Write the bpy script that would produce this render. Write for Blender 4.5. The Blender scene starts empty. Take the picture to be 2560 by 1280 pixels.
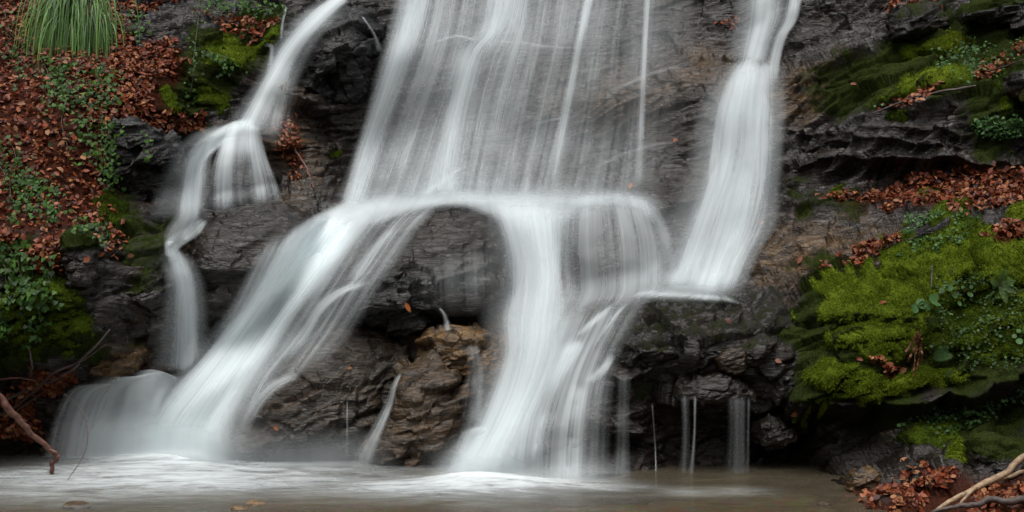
import bpy, math, random
import numpy as np
from mathutils import Vector
from mathutils.bvhtree import BVHTree
random.seed(7); RNG = np.random.default_rng(11)
SC = bpy.context.scene; COL = SC.collection

# ------------------------------------------------------------------ camera, sky, sun, exposure
CAM = np.array([0.0, -10.0, 1.66]); F = 3200.0            # focal length in pixels of the 2560 wide photograph
cd = bpy.data.cameras.new('camera'); cam = bpy.data.objects.new('camera', cd); COL.objects.link(cam)
cam.location = CAM; cam.rotation_euler = (math.radians(90), 0, 0)
cd.sensor_width = 36; cd.lens = 36*F/2560; cd.clip_start = 0.05; cd.clip_end = 600
SC.camera = cam
SUN_EL, SUN_AZ = math.radians(70), math.radians(195)      # an overcast noon: a wide, weak sun high in front of the fall
W = bpy.data.worlds.new('World'); SC.world = W; W.use_nodes = True
wn = W.node_tree; bg = wn.nodes['Background']
sky = wn.nodes.new('ShaderNodeTexSky'); sky.sky_type = 'NISHITA'; sky.sun_disc = False
sky.sun_elevation = SUN_EL; sky.sun_rotation = SUN_AZ
sky.air_density = 1.0; sky.dust_density = 4.0; sky.ozone_density = 1.0
hs = wn.nodes.new('ShaderNodeHueSaturation'); hs.inputs['Saturation'].default_value = 0.22
wn.links.new(sky.outputs['Color'], hs.inputs['Color']); wn.links.new(hs.outputs['Color'], bg.inputs['Color'])
bg.inputs['Strength'].default_value = 0.15
sl = bpy.data.lights.new('sun', 'SUN'); so = bpy.data.objects.new('sun', sl); COL.objects.link(so)
sl.energy = 1.2; sl.angle = math.radians(40); sl.color = (1.0, 0.97, 0.93)
sdir = Vector((math.sin(SUN_AZ)*math.cos(SUN_EL), math.cos(SUN_AZ)*math.cos(SUN_EL), math.sin(SUN_EL)))
so.rotation_euler = sdir.to_track_quat('Z', 'Y').to_euler(); so.location = (0, -4, 12)
SC.view_settings.view_transform = 'Standard'; SC.view_settings.look = 'None'
SC.view_settings.exposure = 0.80; SC.view_settings.gamma = 1.0; SC.view_settings.use_curve_mapping = False
SC.cycles.transparent_max_bounces = 32; SC.cycles.max_bounces = 6

# ------------------------------------------------------------------ helpers
def P(u, v, D):
    """the world point seen at photo pixel (u, v), D metres in front of the camera"""
    u = np.asarray(u, float); v = np.asarray(v, float); D = np.asarray(D, float)
    return np.stack([(u-1280)/F*D, D-10.0+0*u, CAM[2]+(640-v)/F*D], -1)
def pix(p):
    D = p[..., 1]+10.0
    return 1280+p[..., 0]/D*F, 640-(p[..., 2]-CAM[2])/D*F
def mesh(name, V, faces, mat, smooth=True, attrs=None, uv=None, parent=None, origin=None):
    """V (n,3); faces: int array (m,k) or list of such arrays"""
    V = np.asarray(V, np.float64)
    fl = faces if isinstance(faces, list) else [faces]
    if origin is None:
        lo, hi = V.min(0), V.max(0); origin = np.array([(lo[0]+hi[0])/2, (lo[1]+hi[1])/2, lo[2]])
    origin = np.asarray(origin, float)
    me = bpy.data.meshes.new(name)
    loops = np.concatenate([f.ravel() for f in fl]).astype(np.int32)
    tot = np.concatenate([np.full(len(f), f.shape[1], np.int32) for f in fl])
    st = np.concatenate([[0], np.cumsum(tot)[:-1]]).astype(np.int32)
    me.vertices.add(len(V)); me.vertices.foreach_set('co', (V-origin).astype(np.float32).ravel())
    me.loops.add(len(loops)); me.loops.foreach_set('vertex_index', loops)
    me.polygons.add(len(tot)); me.polygons.foreach_set('loop_start', st); me.polygons.foreach_set('loop_total', tot)
    me.polygons.foreach_set('use_smooth', np.full(len(tot), smooth))
    for k, a in (attrs or {}).items():
        a = np.asarray(a, np.float32)
        if a.ndim == 1:
            at = me.attributes.new(k, 'FLOAT', 'POINT'); at.data.foreach_set('value', a)
        else:
            if a.shape[1] == 3: a = np.concatenate([a, np.ones((len(a), 1), np.float32)], 1)
            at = me.attributes.new(k, 'FLOAT_COLOR', 'POINT'); at.data.foreach_set('color', a.ravel())
    if uv is not None:
        l = me.uv_layers.new(name='UVMap'); l.data.foreach_set('uv', np.asarray(uv, np.float32)[loops].ravel())
    me.update(); me.validate()
    o = bpy.data.objects.new(name, me); COL.objects.link(o); o.data.materials.append(mat)
    if parent is not None:
        o.parent = parent; o.location = origin-np.array(parent.location)
    else: o.location = origin
    return o
def empty(name, loc):
    o = bpy.data.objects.new(name, None); COL.objects.link(o); o.location = loc; o.empty_display_size = .05; return o
def tag(o, label=None, cat=None, group=None, kind=None):
    if label: o['label'] = label
    if cat: o['category'] = cat
    if group: o['group'] = group
    if kind: o['kind'] = kind
    return o
def gridf(n, m, wrap=False):
    """quads of an n x m vertex grid (row major, n rows)"""
    i = np.arange(n*m).reshape(n, m)
    if wrap: i = np.concatenate([i, i[:, :1]], 1)
    return np.stack([i[:-1, :-1], i[:-1, 1:], i[1:, 1:], i[1:, :-1]], -1).reshape(-1, 4)
def sm(x, a, b):
    t = np.clip((x-a)/(b-a), 0, 1); return t*t*(3-2*t)

# ---- noise
def _h(ix, iy, iz, s):
    h = (ix.astype(np.int64)*374761393+iy.astype(np.int64)*668265263+iz.astype(np.int64)*2147483647+s*974634777) & 0xffffffff
    h = ((h ^ (h >> 13))*1274126177) & 0xffffffff
    h = ((h ^ (h >> 16))*2246822519) & 0xffffffff
    return ((h ^ (h >> 15)) & 0xffffff)/16777216.0
def vn(x, y, z=None, s=0):
    """smooth value noise, -1..1"""
    z0 = z is None
    ix, iy = np.floor(x), np.floor(y); fx, fy = x-ix, y-iy
    fx = fx*fx*fx*(fx*(fx*6-15)+10); fy = fy*fy*fy*(fy*(fy*6-15)+10)
    iz = np.zeros_like(ix) if z0 else np.floor(z)
    def pl(k):
        a, b = _h(ix, iy, iz+k, s), _h(ix+1, iy, iz+k, s); c, d = _h(ix, iy+1, iz+k, s), _h(ix+1, iy+1, iz+k, s)
        return (a+(b-a)*fx)*(1-fy)+(c+(d-c)*fx)*fy
    r = pl(0)
    if not z0:
        fz = z-iz; fz = fz*fz*fz*(fz*(fz*6-15)+10); r = r*(1-fz)+pl(1)*fz
    return r*2-1
def fbm(x, y, z=None, s=0, o=4, g=.5):
    a, t, n = 1.0, 0, 0
    for i in range(o):
        t = t+a*vn(x*2**i+i*17.3, y*2**i+i*5.1, None if z is None else z*2**i+i*9.7, s+i); n += a; a *= g
    return t/n
def facet(x, y, z=None, s=0):
    """angular broken-stone noise: every Voronoi cell is a tilted plane. Returns height (-1..1) and distance to the cell's crack"""
    z0 = z is None; zz = np.zeros_like(x) if z0 else z
    ix, iy, iz = np.floor(x), np.floor(y), np.floor(zz)
    d1 = np.full(x.shape, 9.); d2 = np.full(x.shape, 9.); h = np.zeros(x.shape)
    for k in ((0,) if z0 else (-1, 0, 1)):
        for j in (-1, 0, 1):
            for i in (-1, 0, 1):
                cx, cy, cz = ix+i, iy+j, iz+k
                px = cx+.1+.8*_h(cx, cy, cz, s+1); py = cy+.1+.8*_h(cx, cy, cz, s+2); pz = 0 if z0 else cz+.1+.8*_h(cx, cy, cz, s+3)
                dx, dy, dz = x-px, y-py, zz-pz
                d = dx*dx+dy*dy+dz*dz
                near = d < d1
                hh = (_h(cx, cy, cz, s+4)*2-1)*.6+dx*(_h(cx, cy, cz, s+5)*2-1)+dy*(_h(cx, cy, cz, s+6)*2-1)+dz*(_h(cx, cy, cz, s+7)*2-1)
                h = np.where(near, hh, h); d2 = np.where(near, d1, np.minimum(d2, d)); d1 = np.where(near, d, d1)
    return h, np.sqrt(d2)-np.sqrt(d1)
def inpoly(u, v, poly):
    q = np.asarray(poly, float); r = np.zeros(u.shape, bool); j = len(q)-1
    for i in range(len(q)):
        (x1, y1), (x2, y2) = q[i], q[j]
        if y1 != y2: r ^= ((y1 > v) != (y2 > v)) & (u < (x2-x1)*(v-y1)/(y2-y1)+x1)
        j = i
    return r
def sdpoly(u, v, poly):
    """signed distance in photo pixels, positive inside"""
    q = np.asarray(poly, float); d = np.full(u.shape, 1e9)
    for i in range(len(q)):
        a, b = q[i-1], q[i]; e = b-a; t = np.clip(((u-a[0])*e[0]+(v-a[1])*e[1])/(e@e+1e-9), 0, 1)
        d = np.minimum(d, (u-a[0]-t*e[0])**2+(v-a[1]-t*e[1])**2)
    return np.where(inpoly(u, v, poly), 1, -1)*np.sqrt(d)
def blur(a, n, axis, k=1):
    for _ in range(k):
        p = np.concatenate([np.repeat(np.take(a, [0], axis), n, axis), a, np.repeat(np.take(a, [-1], axis), n, axis)], axis)
        c = np.cumsum(p, axis); z = np.zeros_like(np.take(c, [0], axis)); c = np.concatenate([z, c], axis)
        m = a.shape[axis]; w = 2*n+1
        a = (np.take(c, range(w, w+m), axis)-np.take(c, range(0, m), axis))/w
    return a
def spline(pts, n):
    """Catmull-Rom through pts (k,d), n samples by arc length"""
    p = np.asarray(pts, float)
    if len(p) == 2: return p[0]+(p[1]-p[0])*np.linspace(0, 1, n)[:, None]
    q = np.concatenate([[2*p[0]-p[1]], p, [2*p[-1]-p[-2]]]); out = []
    for i in range(1, len(q)-2):
        t = np.linspace(0, 1, 24, endpoint=False)[:, None]
        a, b, c, d = q[i-1], q[i], q[i+1], q[i+2]
        out.append(.5*(2*b+(c-a)*t+(2*a-5*b+4*c-d)*t*t+(3*b-a-3*c+d)*t**3))
    out = np.concatenate(out+[p[-1:]]); L = np.concatenate([[0], np.cumsum(np.linalg.norm(np.diff(out, axis=0), axis=1))])
    s = np.linspace(0, L[-1], n)
    return np.stack([np.interp(s, L, out[:, k]) for k in range(out.shape[1])], 1)

# ------------------------------------------------------------------ materials
class N:
    def __init__(s, name):
        s.m = bpy.data.materials.new(name); s.m.use_nodes = True; s.t = s.m.node_tree; s.t.nodes.clear()
        s.out = s.n('OutputMaterial')
    def n(s, typ, ins=None, **kw):
        d = s.t.nodes.new('ShaderNode'+typ)
        for k, v in kw.items(): setattr(d, k, v)
        for k, v in (ins or {}).items():
            if hasattr(v, 'is_output') or hasattr(v, 'links'): s.t.links.new(v, d.inputs[k])
            else: d.inputs[k].default_value = v
        return d
    def math(s, op, a, b=0.0, c=None, clamp=False):
        i = {0: a, 1: b}
        if c is not None: i[2] = c
        return s.n('Math', i, operation=op, use_clamp=clamp).outputs[0]
    def mix(s, f, a, b, bt='MIX'):
        d = s.n('Mix', data_type='RGBA', blend_type=bt)
        for k, v in ((0, f), (6, a), (7, b)):
            if hasattr(v, 'links'): s.t.links.new(v, d.inputs[k])
            else: d.inputs[k].default_value = v if k == 0 else (tuple(v)+(1,))[:4]
        return d.outputs[2]
    def ramp(s, f, stops):
        d = s.n('ValToRGB', {0: f}); e = d.color_ramp.elements
        while len(e) < len(stops): e.new(.5)
        for x, (p, c) in zip(e, stops):
            x.position = p; x.color = (tuple(c)+(1,))[:4] if hasattr(c, '__len__') else (c, c, c, 1)
        return d.outputs[0]
    def noise(s, vec, scale, detail=4, rough=.55, dist=0.0):
        return s.n('TexNoise', {'Vector': vec, 'Scale': scale, 'Detail': detail, 'Roughness': rough, 'Distortion': dist}).outputs[0]
    def attr(s, name): return s.n('Attribute', attribute_name=name)
    def pos(s, rot=(0, 0, 0), scale=(1, 1, 1)):
        g = s.n('NewGeometry').outputs['Position']
        return s.n('Mapping', {'Vector': g, 'Rotation': rot, 'Scale': scale}).outputs[0]
    def done(s, sh): s.t.links.new(sh, s.out.inputs[0]); return s.m

def rock_material(name, dark=(.003, .0028, .0025), mid=(.0100, .0076, .0057), light=(.047, .039, .031), brown=(.040, .019, .009), ochre=(.23, .13, .045), brown_amt=.35, dip=22, gloss=1.0):
    n = N(name); r = math.radians(dip)
    st = n.pos((0, r, 0), (1.0, 2.2, 5.0)); p = n.pos()
    big = n.noise(p, 1.7, 5, .6); stn = n.noise(st, 2.6, 7, .68, .6); fine = n.noise(p, 24, 6, .7)
    v = n.math('ADD', n.math('MULTIPLY', stn, .62), n.math('MULTIPLY', big, .28)); v = n.math('ADD', v, n.math('MULTIPLY', fine, .22))
    c = n.ramp(v, [(.34, dark), (.52, mid), (.66, mid), (.84, light)])
    bm = n.math('MULTIPLY', n.ramp(n.noise(n.pos((0, r, 0), (1, 1, 2.4)), 2.3, 6, .7, .8), [(.5, 0), (.68, 1)]), brown_amt)
    c = n.mix(bm, c, brown)
    at = n.attr('tint').outputs['Color']; sp = n.n('SeparateColor', {0: at})
    nb = n.noise(n.pos((0, r, 0), (1, 1, 3)), 6, 8, .72, .5)
    om = n.math('MULTIPLY', sp.outputs[0], n.ramp(nb, [(.38, 0), (.56, 1)]))
    c = n.mix(om, c, n.mix(n.ramp(fine, [(.35, 0), (.65, 1)]), tuple(x*.42 for x in ochre), ochre))
    mo = n.math('MULTIPLY', sp.outputs[1], 2.0); mo = n.math('SUBTRACT', mo, n.math('MULTIPLY', n.noise(p, 9, 8, .72), 1.55)); mo = n.math('MULTIPLY', n.math('ADD', mo, .30), 3.2, clamp=True)
    mc = n.ramp(n.noise(p, 60, 4, .7), [(.3, (.008, .012, .003)), (.55, (.028, .040, .008)), (.75, (.07, .085, .014))])
    c = n.mix(mo, c, mc)
    rough = n.ramp(n.noise(st, 5, 6, .7), [(.30, .13/gloss), (.66, .45)])
    soil = n.math('MULTIPLY', n.math('ADD', sp.outputs[2], n.math('MULTIPLY', n.math('SUBTRACT', n.noise(p, 7, 6, .7), .5), 1.2)), sp.outputs[2], clamp=True)
    c = n.mix(soil, c, n.ramp(n.noise(p, 40, 6, .75), [(.35, (.012, .004, .0025)), (.65, (.058, .017, .008))]))
    rough = n.mix(soil, rough, (.8, .8, .8))
    rough = n.mix(mo, rough, (.95, .95, .95))
    hb = n.math('ADD', n.math('MULTIPLY', n.noise(st, 5, 7, .62, .4), 1.0), n.math('MULTIPLY', n.noise(p, 22, 5, .6), .22))
    vo = n.n('TexVoronoi', {'Vector': st, 'Scale': 5.0, 'Randomness': 1.0}, feature='DISTANCE_TO_EDGE').outputs['Distance']
    hb = n.math('ADD', hb, n.ramp(vo, [(0, 0), (.05, .10)]))
    hb = n.math('ADD', hb, n.math('MULTIPLY', n.math('MULTIPLY', n.noise(p, 160, 4, .8), mo), 1.6))
    b = n.n('Bump', {'Height': hb, 'Strength': .7, 'Distance': .04})
    spec = n.math('SUBTRACT', .27, n.math('MULTIPLY', n.math('MAXIMUM', mo, soil), .22))
    bs = n.n('BsdfPrincipled', {'Base Color': c, 'Roughness': rough, 'Normal': b.outputs[0], 'Specular IOR Level': spec, 'Coat Weight': n.math('SUBTRACT', .14, n.math('MULTIPLY', n.math('MAXIMUM', mo, soil), .14)), 'Coat Roughness': .13, 'Coat Normal': b.outputs[0]})
    return n.done(bs.outputs[0])
M = {}
M['rock'] = rock_material('wet_schist')
M['boulder'] = rock_material('wet_boulder', mid=(.0120, .0098, .0075), light=(.060, .053, .043), brown_amt=.22, dip=18)
M['black'] = rock_material('shade_darkened_rock', dark=(.002, .002, .002), mid=(.0055, .0050, .0045), light=(.028, .026, .023), brown=(.014, .008, .004), dip=18)  # black wet rock, colour darkened further to stand in for overhang shade
M['ochre'] = rock_material('iron_stained_rock', mid=(.016, .012, .0085), light=(.07, .054, .038), brown=(.075, .034, .013), brown_amt=.45, dip=18)
# ------------------------------------------------------------------ the cliff: a world-space height field Y(x, z)
CP = np.array([
 # left bank
 (-300,-300,14.2),(0,-300,14.0),(400,-300,14.3),(0,0,12.5),(250,0,12.6),(0,150,11.7),(200,160,11.5),(0,350,10.8),(200,350,10.9),(0,540,10.15),(200,560,10.3),(330,560,10.55),
 (60,640,9.85),(170,680,9.8),(0,760,9.75),(150,800,9.85),(0,900,10.0),(250,850,9.95),(0,1000,10.35),(100,1090,10.6),(0,1150,10.7),(-300,600,9.3),(-300,1000,9.8),(-300,150,11.3),(-300,1180,10.2),
 (330,120,12.0),(470,190,11.85),(390,300,11.5),(330,330,11.3),(370,450,11.2),(300,520,10.8),(450,330,11.75),(440,500,11.5),(560,150,12.15),(640,60,12.7),(560,270,12.1),(380,60,12.5),(520,-50,13.2),
 (290,640,10.25),(420,720,10.4),(330,820,10.15),(420,900,10.55),(300,930,10.4),(250,1000,10.55),(250,1130,10.75),
 # left stream and arch
 (850,-20,13.2),(700,140,12.6),(620,290,12.1),(760,320,12.3),(700,450,12.0),(600,330,11.75),(450,400,11.6),(520,520,11.3),(700,520,11.5),(800,480,11.9),(860,250,12.6),(860,100,12.8),(780,200,12.5),
 (440,600,10.95),(460,700,10.75),(470,900,10.65),(620,700,11.2),(560,830,10.9),
 # main wall
 (1000,-300,14.6),(1300,-300,14.8),(1600,-300,14.6),(1000,0,13.4),(1300,0,13.55),(1600,0,13.3),(1000,95,13.15),(1300,90,13.3),(1000,130,12.95),(1300,125,13.05),(1600,140,12.95),(1000,280,12.75),(1300,280,12.75),(1550,260,12.6),
 (1700,60,13.2),(1740,160,12.7),(1680,250,12.45),(1700,350,12.2),(1640,430,12.1),(930,450,12.5),(1100,450,12.4),(1300,450,12.3),(1500,450,12.2),
 (900,490,12.1),(1100,485,12.0),(1300,485,11.9),(1550,480,11.8),(900,540,11.35),(1000,510,11.5),(1120,500,11.4),(1300,520,11.3),(1450,510,11.3),(1620,510,11.5),
 (830,600,11.1),(760,700,10.95),(620,850,10.75),(500,950,10.6),(400,1050,10.5),(350,1140,10.6),(550,1130,10.5),
 (1100,700,11.1),(1000,800,10.85),(900,760,10.8),(850,850,10.65),(1200,800,10.95),(1320,620,11.0),(1320,740,10.85),(1500,650,11.25),(1640,620,11.3),(1560,730,10.75),
 (1100,850,10.65),(1000,900,10.6),(800,950,10.5),(700,1050,10.45),(650,1140,10.55),(900,1050,10.55),(900,1150,10.45),(1050,1050,10.3),(1050,1190,10.1),(1200,900,10.45),(1160,1050,10.2),(1150,1190,9.95),
 (1300,850,10.4),(1250,1000,10.05),(1200,1190,9.85),(1400,850,10.3),(1500,800,10.3),(1400,950,10.05),(1350,1100,9.8),(1350,1210,9.75),(1500,1000,10.0),(1500,1200,9.7),
 # right fall and shelf pool
 (1900,-300,14.2),(1900,0,13.0),(1880,140,12.75),(1850,180,12.4),(1850,300,12.1),(1830,450,11.8),(1780,580,11.4),(1740,700,10.95),(1700,725,10.65),(1850,740,10.6),(1700,760,10.35),(1850,780,10.35),
 (1640,900,10.0),(1800,900,10.0),(1930,900,10.0),(1700,1010,10.25),(1850,1010,10.25),(1650,1100,10.25),(1850,1100,10.4),(1700,1220,10.0),(1900,1220,10.0),
 # right wall and bank
 (2050,-300,13.6),(2400,-300,12.8),(2800,-300,12.4),(2050,40,12.6),(2060,200,12.05),(2020,330,11.85),(2050,430,11.7),(2200,150,11.95),(2200,300,11.4),(2200,400,11.25),(2200,440,11.5),(2350,60,11.9),(2500,40,11.5),
 (2400,130,11.5),(2350,230,11.15),(2500,230,10.9),(2350,330,10.95),(2500,330,10.7),(2350,400,10.95),(2520,400,10.75),(2350,430,11.1),(2560,420,10.9),(2000,470,11.45),(2150,480,11.15),(2350,460,10.8),(2520,450,10.5),(2540,520,10.1),(2350,510,10.45),
 (2000,550,11.2),(1950,640,10.9),(2120,560,10.75),(2100,650,10.35),(1980,720,10.45),(2250,590,10.3),(2350,570,10.05),(2500,620,9.7),(2200,700,9.95),(2350,720,9.75),(2520,730,9.55),(2050,780,10.0),(2200,800,9.75),(2350,830,9.6),(2520,850,9.45),
 (2020,870,10.05),(2200,860,9.75),(2100,930,9.55),(2250,960,9.42),(2400,950,9.4),(2520,930,9.45),(2000,960,9.8),(2000,1030,9.85),(2150,1010,9.7),(2300,1020,9.6),(2500,1000,9.6),(2000,1120,10.3),(2150,1100,10.0),(2350,1080,9.75),(2520,1060,9.5),
 (2020,1200,10.1),(2130,1190,9.6),(2250,1180,9.3),(2400,1160,9.1),(2540,1150,8.95),(2200,1240,8.85),(2350,1230,8.7),(2540,1240,8.45),(2200,1300,8.5),(2400,1320,8.2),
 (2860,100,11.0),(2860,400,10.2),(2860,600,9.3),(2860,900,9.0),(2860,1150,8.5),(2860,1300,7.9)], float)
cpw = P(CP[:, 0], CP[:, 1], CP[:, 2])
def tps(src, val, q):
    def U(d2): return np.where(d2 > 1e-12, d2*np.log(d2+1e-12), 0)
    n = len(src); d2 = ((src[:, None]-src[None])**2).sum(-1)
    A = np.zeros((n+3, n+3)); A[:n, :n] = U(d2)+np.eye(n)*.02; A[:n, n] = 1; A[:n, n+1:] = src; A[n:, :n] = A[:n, n:].T
    w = np.linalg.solve(A, np.concatenate([val, np.zeros(3)]))
    out = np.zeros(len(q))
    for i in range(0, len(q), 4000):
        b = q[i:i+4000]; out[i:i+4000] = U(((b[:, None]-src[None])**2).sum(-1))@w[:n]+w[n]+b@w[n+1:]
    return out
X0, X1, Z0, Z1, DX = -7.0, 7.0, -.6, 6.4, .0105
xs = np.arange(X0, X1, DX); zs = np.arange(Z0, Z1, DX)
cx, cz = np.linspace(X0, X1, 141), np.linspace(Z0, Z1, 71)
gx, gz = np.meshgrid(cx, cz)
cy = tps(cpw[:, [0, 2]], cpw[:, 1], np.stack([gx.ravel(), gz.ravel()], 1)).reshape(gx.shape)
cy = np.clip(cy, -2.5, 7)
def upsample(c):
    fi = np.interp(zs, cz, np.arange(len(cz))); fj = np.interp(xs, cx, np.arange(len(cx)))
    i = np.minimum(fi.astype(int), len(cz)-2); j = np.minimum(fj.astype(int), len(cx)-2); a = (fi-i)[:, None]; b = (fj-j)[None]
    return (c[i][:, j]*(1-b)+c[i][:, j+1]*b)*(1-a)+(c[i+1][:, j]*(1-b)+c[i+1][:, j+1]*b)*a
GX, GZ = np.meshgrid(xs, zs); GY = upsample(cy); GY = blur(blur(GY, 4, 0), 4, 1)
Gu, Gv = pix(np.stack([GX, GY, GZ], -1))
# lips: a line in the photo where the rock juts out and is undercut below  (points, step in m, depth below in px)
LIPS = [([(960,120),(1050,112),(1140,90),(1200,104),(1300,106),(1400,120),(1560,118)],.10,150),
 ([(1420,258),(1500,240),(1570,208),(1640,178),(1760,150)],.13,130),([(1280,320),(1360,290),(1480,250)],.05,90),([(1450,430),(1540,390),(1660,358),(1730,350)],.08,90),
 ([(1780,60),(1850,90)],.1,80),([(1930,210),(2010,190),(2090,150),(2180,120)],.22,70),([(1940,130),(2060,110),(2140,60)],.08,60),([(2160,230),(2270,190),(2400,170)],.06,60),
 ([(2120,285),(2230,255),(2330,215),(2450,190)],.08,60),([(2180,300),(2300,290),(2440,240),(2560,235)],.07,70),([(1950,330),(2120,330),(2260,320),(2430,330)],.12,40),([(1940,375),(2080,350),(2230,350),(2400,370)],.13,36),([(1940,420),(2060,400),(2200,395),(2420,400),(2560,415)],.34,80),
 ([(1940,520),(2050,500),(2180,480)],.05,50),([(1920,590),(2000,560),(2060,520)],.06,50),([(2020,730),(2080,690),(2200,680)],.06,60),([(2040,800),(2150,790),(2290,800)],.10,40),([(2100,870),(2200,860),(2260,840)],.10,40),
 ([(1990,1000),(2080,1010),(2200,1005),(2320,990),(2440,960),(2560,930)],.21,140),([(1900,1110),(2000,1100),(2120,1075)],.10,60),([(2280,800),(2420,830),(2560,790)],.06,60),([(2440,690),(2560,680)],.12,70),
 ([(280,60),(380,40),(430,70)],.10,90),([(480,180),(560,170),(640,130),(700,90)],.10,110),([(500,250),(560,255),(620,260)],.05,50),([(180,330),(250,350),(300,330)],.04,60),
 ([(0,590),(110,600),(170,620)],.10,160),([(230,640),(330,600),(420,640)],.06,80),([(250,760),(340,740),(420,760)],.07,60),([(240,880),(300,870),(360,870)],.10,60),([(0,890),(120,900),(240,860)],.14,100),
 ([(760,400),(860,390),(900,400)],.06,60),([(690,240),(760,260),(860,280)],.06,60),([(1130,800),(1240,770),(1400,760)],.08,60),([(1180,880),(1240,880)],.05,40),([(1380,1000),(1480,960),(1560,960)],.05,60),([(1300,1090),(1420,1060),(1530,1070)],.05,60)]
for pts, amp, L in LIPS:
    q = np.asarray(pts, float); L *= .55
    u0, u1 = q[0, 0], q[-1, 0]; w = sm(Gu, u0-30, u0+40)*(1-sm(Gu, u1-40, u1+30))
    vl = np.interp(Gu, q[:, 0], q[:, 1])+10*vn(Gu/60, Gu*0+3.3, s=5)
    d = Gv-vl
    GY -= w*amp*np.where(d > 0, np.exp(-np.maximum(d, 0)/L), np.exp(-np.maximum(-d, 0)/(14)))
WATERY = sdpoly(Gu, Gv, [(880,-200),(1990,-200),(1950,500),(1640,740),(1200,1230),(850,500)])
LEAFY = np.maximum(sdpoly(Gu, Gv, [(-400,-300),(270,-300),(330,90),(470,190),(400,300),(300,540),(200,620),(-400,600)]), sdpoly(Gu, Gv, [(2060,490),(2300,445),(2900,430),(2900,560),(2350,520),(2200,520)]))
calm = 1-.75*sm(LEAFY, -30, 60)
smo = calm*(1-.45*sm(WATERY, -20, 80))
th = math.radians(22); S2 = GZ+.55*GY
wx = .10*fbm(GX*1.3, S2*1.3, s=40, o=3); wz = .10*fbm(GX*1.3, S2*1.3, s=50, o=3)
A = (GX+wx)*math.cos(th)+(S2+wz)*math.sin(th); B = -(GX+wx)*math.sin(th)+(S2+wz)*math.cos(th)
f1, e1 = facet(A*1.5, B*3.2, s=3); f2, e2 = facet(A*4.2, B*9.5, s=13); f3, e3 = facet(A*10, B*24, s=23)
def strata(b, w, f):
    q = b*f+w; q = q-np.floor(q); return np.where(q < .82, q/.82, (1-q)/.18)
st1 = strata(B, .9*fbm(A*.9, B*2, s=71, o=3), 5.5); st2 = strata(B, 1.1*fbm(A*2.1, B*3, s=72, o=3), 17.0); sa = .5+.5*fbm(A*1.2, B*2.5, s=73, o=3)
dsp = .055*st1*sa+.022*st2*sa+.115*f1+.050*f2+.009*f3+.10*fbm(GX*1.1, S2*1.1, s=60, o=4)+.022*fbm(A*5, B*16, s=70, o=4, g=.5)
dsp -= .03*np.exp(-e1/.04)+.008*np.exp(-e2/.06)
dsp = dsp*smo
def nrm(V):
    a = np.gradient(V, axis=1); b = np.gradient(V, axis=0); n = np.cross(a, b); return n/np.maximum(np.linalg.norm(n, axis=-1, keepdims=True), 1e-9)
GYs = blur(blur(GY, 9, 0, 2), 9, 1, 2)
NB = nrm(np.stack([GX, GYs, GZ], -1))                       # points toward the viewer (-Y)
CV = np.stack([GX, GY, GZ], -1)+NB*dsp[..., None]
CN = nrm(CV); Cu, Cv = pix(CV)
# tints: iron stain, dark moss film
WOB = 90*fbm(Cu/90, Cv/90, s=88, o=4)
def blobs(lst, soft=85):
    r = np.zeros(Cu.shape)
    for poly, a in lst: r = np.maximum(r, a*sm(sdpoly(Cu, Cv, poly)+WOB, -soft, soft))
    return r
ochre = blobs([([(2000,560),(2220,590),(2180,680),(1980,740),(1900,660)],.5),([(1960,240),(2150,190),(2130,230),(1980,270)],.6),([(1420,250),(1780,140),(1780,200),(1640,300),(1420,300)],.35),([(650,230),(740,250),(790,460),(720,480),(640,340)],.6),
 ([(960,980),(1140,960),(1140,1190),(960,1180)],.4),([(390,640),(430,640),(430,860),(380,820)],.4),([(1060,820),(1240,820),(1240,900),(1080,900)],.8),([(240,860),(360,870),(350,920),(240,920)],.5)])
mossf = blobs([([(0,600),(170,640),(240,800),(320,830),(250,900),(0,900)],.85),([(400,200),(480,80),(640,40),(700,40),(690,110),(600,200),(500,300),(420,290)],.75),([(200,480),(330,500),(360,560),(420,570),(300,620),(200,560)],.7),([(2060,200),(2260,80),(2560,0),(2560,420),(2440,420),(2400,250),(2250,260),(2100,300)],.62),
 ([(2120,1000),(2400,990),(2560,950),(2560,1120),(2200,1090)],.55),([(2000,700),(2560,560),(2560,960),(2000,1000),(1970,850)],.8),([(1620,880),(1700,870),(1680,960),(1600,950)],.45),([(1990,490),(2150,460),(2150,500),(2000,540)],.6),([(800,360),(870,360),(870,410),(810,410)],.5)])
soilm = sm(np.maximum(sdpoly(Cu, Cv, [(-400,-320),(290,-320),(330,60),(440,110),(480,185),(400,290),(500,310),(420,345),(300,320),(310,540),(250,600),(130,600),(-400,580)]), np.maximum(sdpoly(Cu, Cv, [(2040,500),(2320,440),(2900,425),(2900,560),(2540,530),(2250,540)]), sdpoly(Cu, Cv, [(2110,1280),(2140,1220),(2400,1165),(2700,1200),(2700,1400),(2110,1400)])))+.5*WOB, -20, 40)
tint = np.stack([ochre, mossf, soilm], -1)
cliff = tag(mesh('cliff', CV.reshape(-1, 3), gridf(*GX.shape)[:, ::-1], M['rock'], attrs={'tint': tint.reshape(-1, 3)}, origin=(0, 0, 0)), 'dark wet rock face of layered schist behind and under the waterfall', 'cliff', kind='structure')
_s = 3; _c = CV[::_s, ::_s]; BV, BF, _off = [_c.reshape(-1, 3)], [gridf(*_c.shape[:2])], _c.shape[0]*_c.shape[1]

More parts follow.
